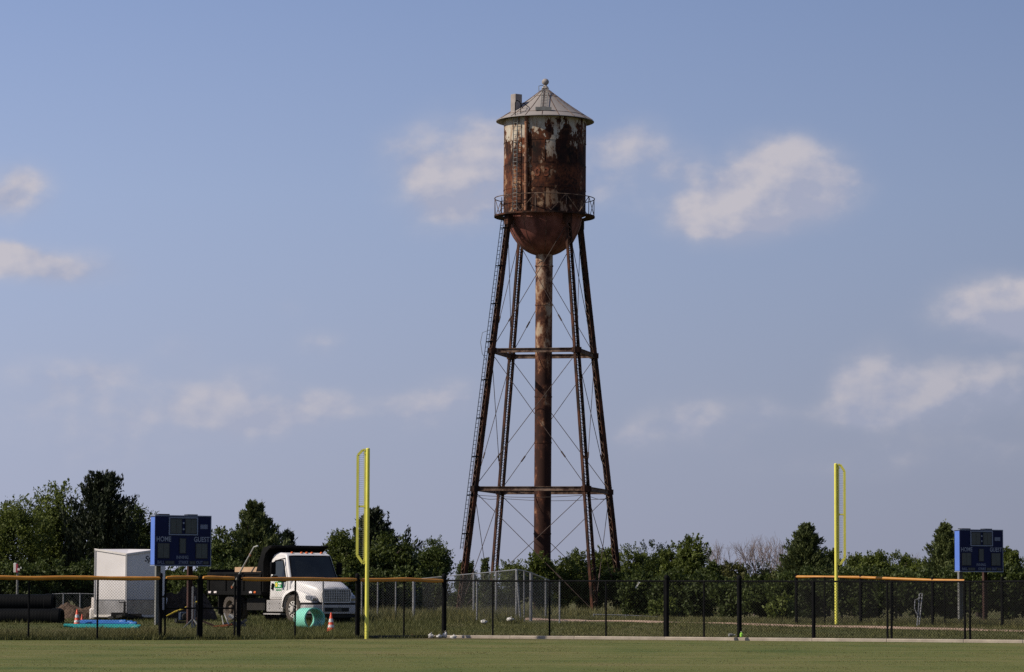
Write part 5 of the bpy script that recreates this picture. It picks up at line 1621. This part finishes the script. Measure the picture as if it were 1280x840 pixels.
broadleaf(1262, 690, 24, 218, 'leafy tree right of the right scoreboard, at the picture edge', mat='leaf', group=TG, leaf=.19, tone=-.05)
broadleaf(1315, 680, 30, 220, 'leafy tree cut by the right edge of the picture', mat='leaf', group=TG, leaf=.19)
broadleaf(-45, 622, 46, 174, 'leafy tree cut by the left edge of the picture', group=TG)
# undergrowth: dark bushes that close the gaps low down
i = 0
for px, top, hw, d in [(-30, 700, 36, 160), (20, 705, 38, 160), (66, 702, 36, 162), (110, 704, 34, 163), (156, 700, 36, 164), (205, 700, 34, 162), (248, 702, 32, 158), (292, 704, 34, 157), (338, 706, 32, 160), (382, 712, 32, 162), (425, 716, 30, 165), (468, 716, 30, 168), (508, 714, 30, 170), (538, 716, 24, 174), (582, 726, 24, 272),
                       (612, 722, 22, 252), (735, 712, 24, 262), (770, 712, 26, 262), (806, 718, 30, 172), (844, 716, 28, 166), (882, 722, 28, 164), (916, 726, 28, 162), (950, 726, 28, 160), (984, 720, 28, 158), (1018, 714, 28, 156), (1052, 714, 28, 154), (1086, 714, 28, 153), (1120, 716, 28, 152), (1154, 716, 28, 151), (1190, 712, 28, 151), (1226, 712, 28, 150), (1262, 712, 28, 150), (1298, 712, 28, 150)]:
    broadleaf(px, top, hw, d, 'low dark bush closing the foot of the tree line', 'bush', 'shrub', 'leaf_dark', 'low dark bushes along the tree line', lobes=9, dens=.8, leaf=.19, low=0.0, tone=.0)
    i += 1
for px, top, hw, d, lb in ((828, 757, 14, 150, 'small light green bush in front of the trees right of the low rail'), (978, 754, 12, 141, 'small light green bush between two thick black fence posts')):
    broadleaf(px, top, hw, d, lb, 'bush', 'shrub', 'leaf', 'small light bushes', lobes=7, dens=.6, leaf=.2, tone=.12)

# ------------------------------------------------------------------ grass
def blades(name, label, n, sample, h0, h1, w, mat, tone0, tone1, lean=.35, floor=True):
    px, d = sample(n)
    x = (px - 640) / F * d
    y = d
    z = np.array([G(a, b) for a, b in zip(x, y)])
    # patchy height
    pt = np.array([noise.noise((a * .6, b * .45, 7)) for a, b in zip(x, y)])
    h = (h0 + (h1 - h0) * rng.random(n) ** 1.5) * np.clip(.85 + .9 * pt, .25, 1.6)
    a = rng.uniform(0, 2 * math.pi, n)
    b = np.stack([x, y, z - .01], 1)
    sd = np.stack([np.cos(a), np.sin(a), np.zeros(n)], 1) * (w * rng.uniform(.6, 1.3, n))[:, None] / 2
    ld = rng.normal(0, lean, (n, 2)) * h[:, None]
    tip = b + np.stack([ld[:, 0], ld[:, 1], h], 1)
    V = np.stack([b - sd, b + sd, tip], 1)
    tone = tone0 + (tone1 - tone0) * rng.random(n) + .45 * pt
    return tag(np_quads(name, V, tone, mat), label, None, None, 'stuff')
def between(p0, p1, d0, d1, power=1.0):
    def f(n):
        px = rng.uniform(p0, p1, n)
        lo = np.array([d0(p) if callable(d0) else d0 for p in px]); hi = np.array([d1(p) if callable(d1) else d1 for p in px])
        return px, lo + (hi - lo) * rng.random(n) ** power
    return f
blades('tall_grass', 'rough tall grass behind the left fence and round the truck', 52000, between(-60, 330, lambda p: fence_d(p) + .25, lambda p: fence_d(p) + 9, 1.6), .10, .34, .024, 'tall_grass', .25, .72)
blades('tall_grass', 'rough green grass in front of the dump truck', 26000, between(300, 560, lambda p: fence_d(p) + .25, 119, 1.4), .06, .26, .024, 'weed', .30, .72)
blades('tall_grass', 'dry tall grass round the wire enclosure and the tower foot', 42000, between(430, 655, 119, 172), .10, .50, .030, 'tall_grass', .05, .85)
blades('tall_grass', 'dry tall grass at the feet of the tower legs', 16000, between(560, 900, 190, 252), .2, .7, .05, 'tall_grass', .2, .8)
blades('short_grass', 'short rough grass on the bank behind the right fence', 70000, between(548, 1330, lambda p: fence_d(p) + .25, 121, 1.1), .04, .13, .026, 'weed', .35, .8)
blades('tall_grass', 'dry fringe of tall grass along the far fence and track', 24000, between(655, 1330, lambda p: float(np.interp(p, [655, 1000, 1330], [141, 119.0, 114.5])), lambda p: float(np.interp(p, [655, 1000, 1330], [160, 135, 130]))), .05, .24, .026, 'tall_grass', .25, .8)
blades('tall_grass', 'short green weeds on the ground behind the left fence', 40000, between(-60, 470, lambda p: fence_d(p) + 6, 150), .04, .16, .028, 'weed', .2, .65)
blades('turf', 'mown turf of the outfield', 90000, between(-30, 1310, 57, lambda p: fence_d(p) - .12, .8), .008, .028, .024, 'turf', .30, .70)
blades('tall_grass', 'tufts of uncut grass along the outfield fence', 9000, between(-60, 556, lambda p: fence_d(p) - .35, lambda p: fence_d(p) + .3), .06, .24, .024, 'weed', .35, .75)
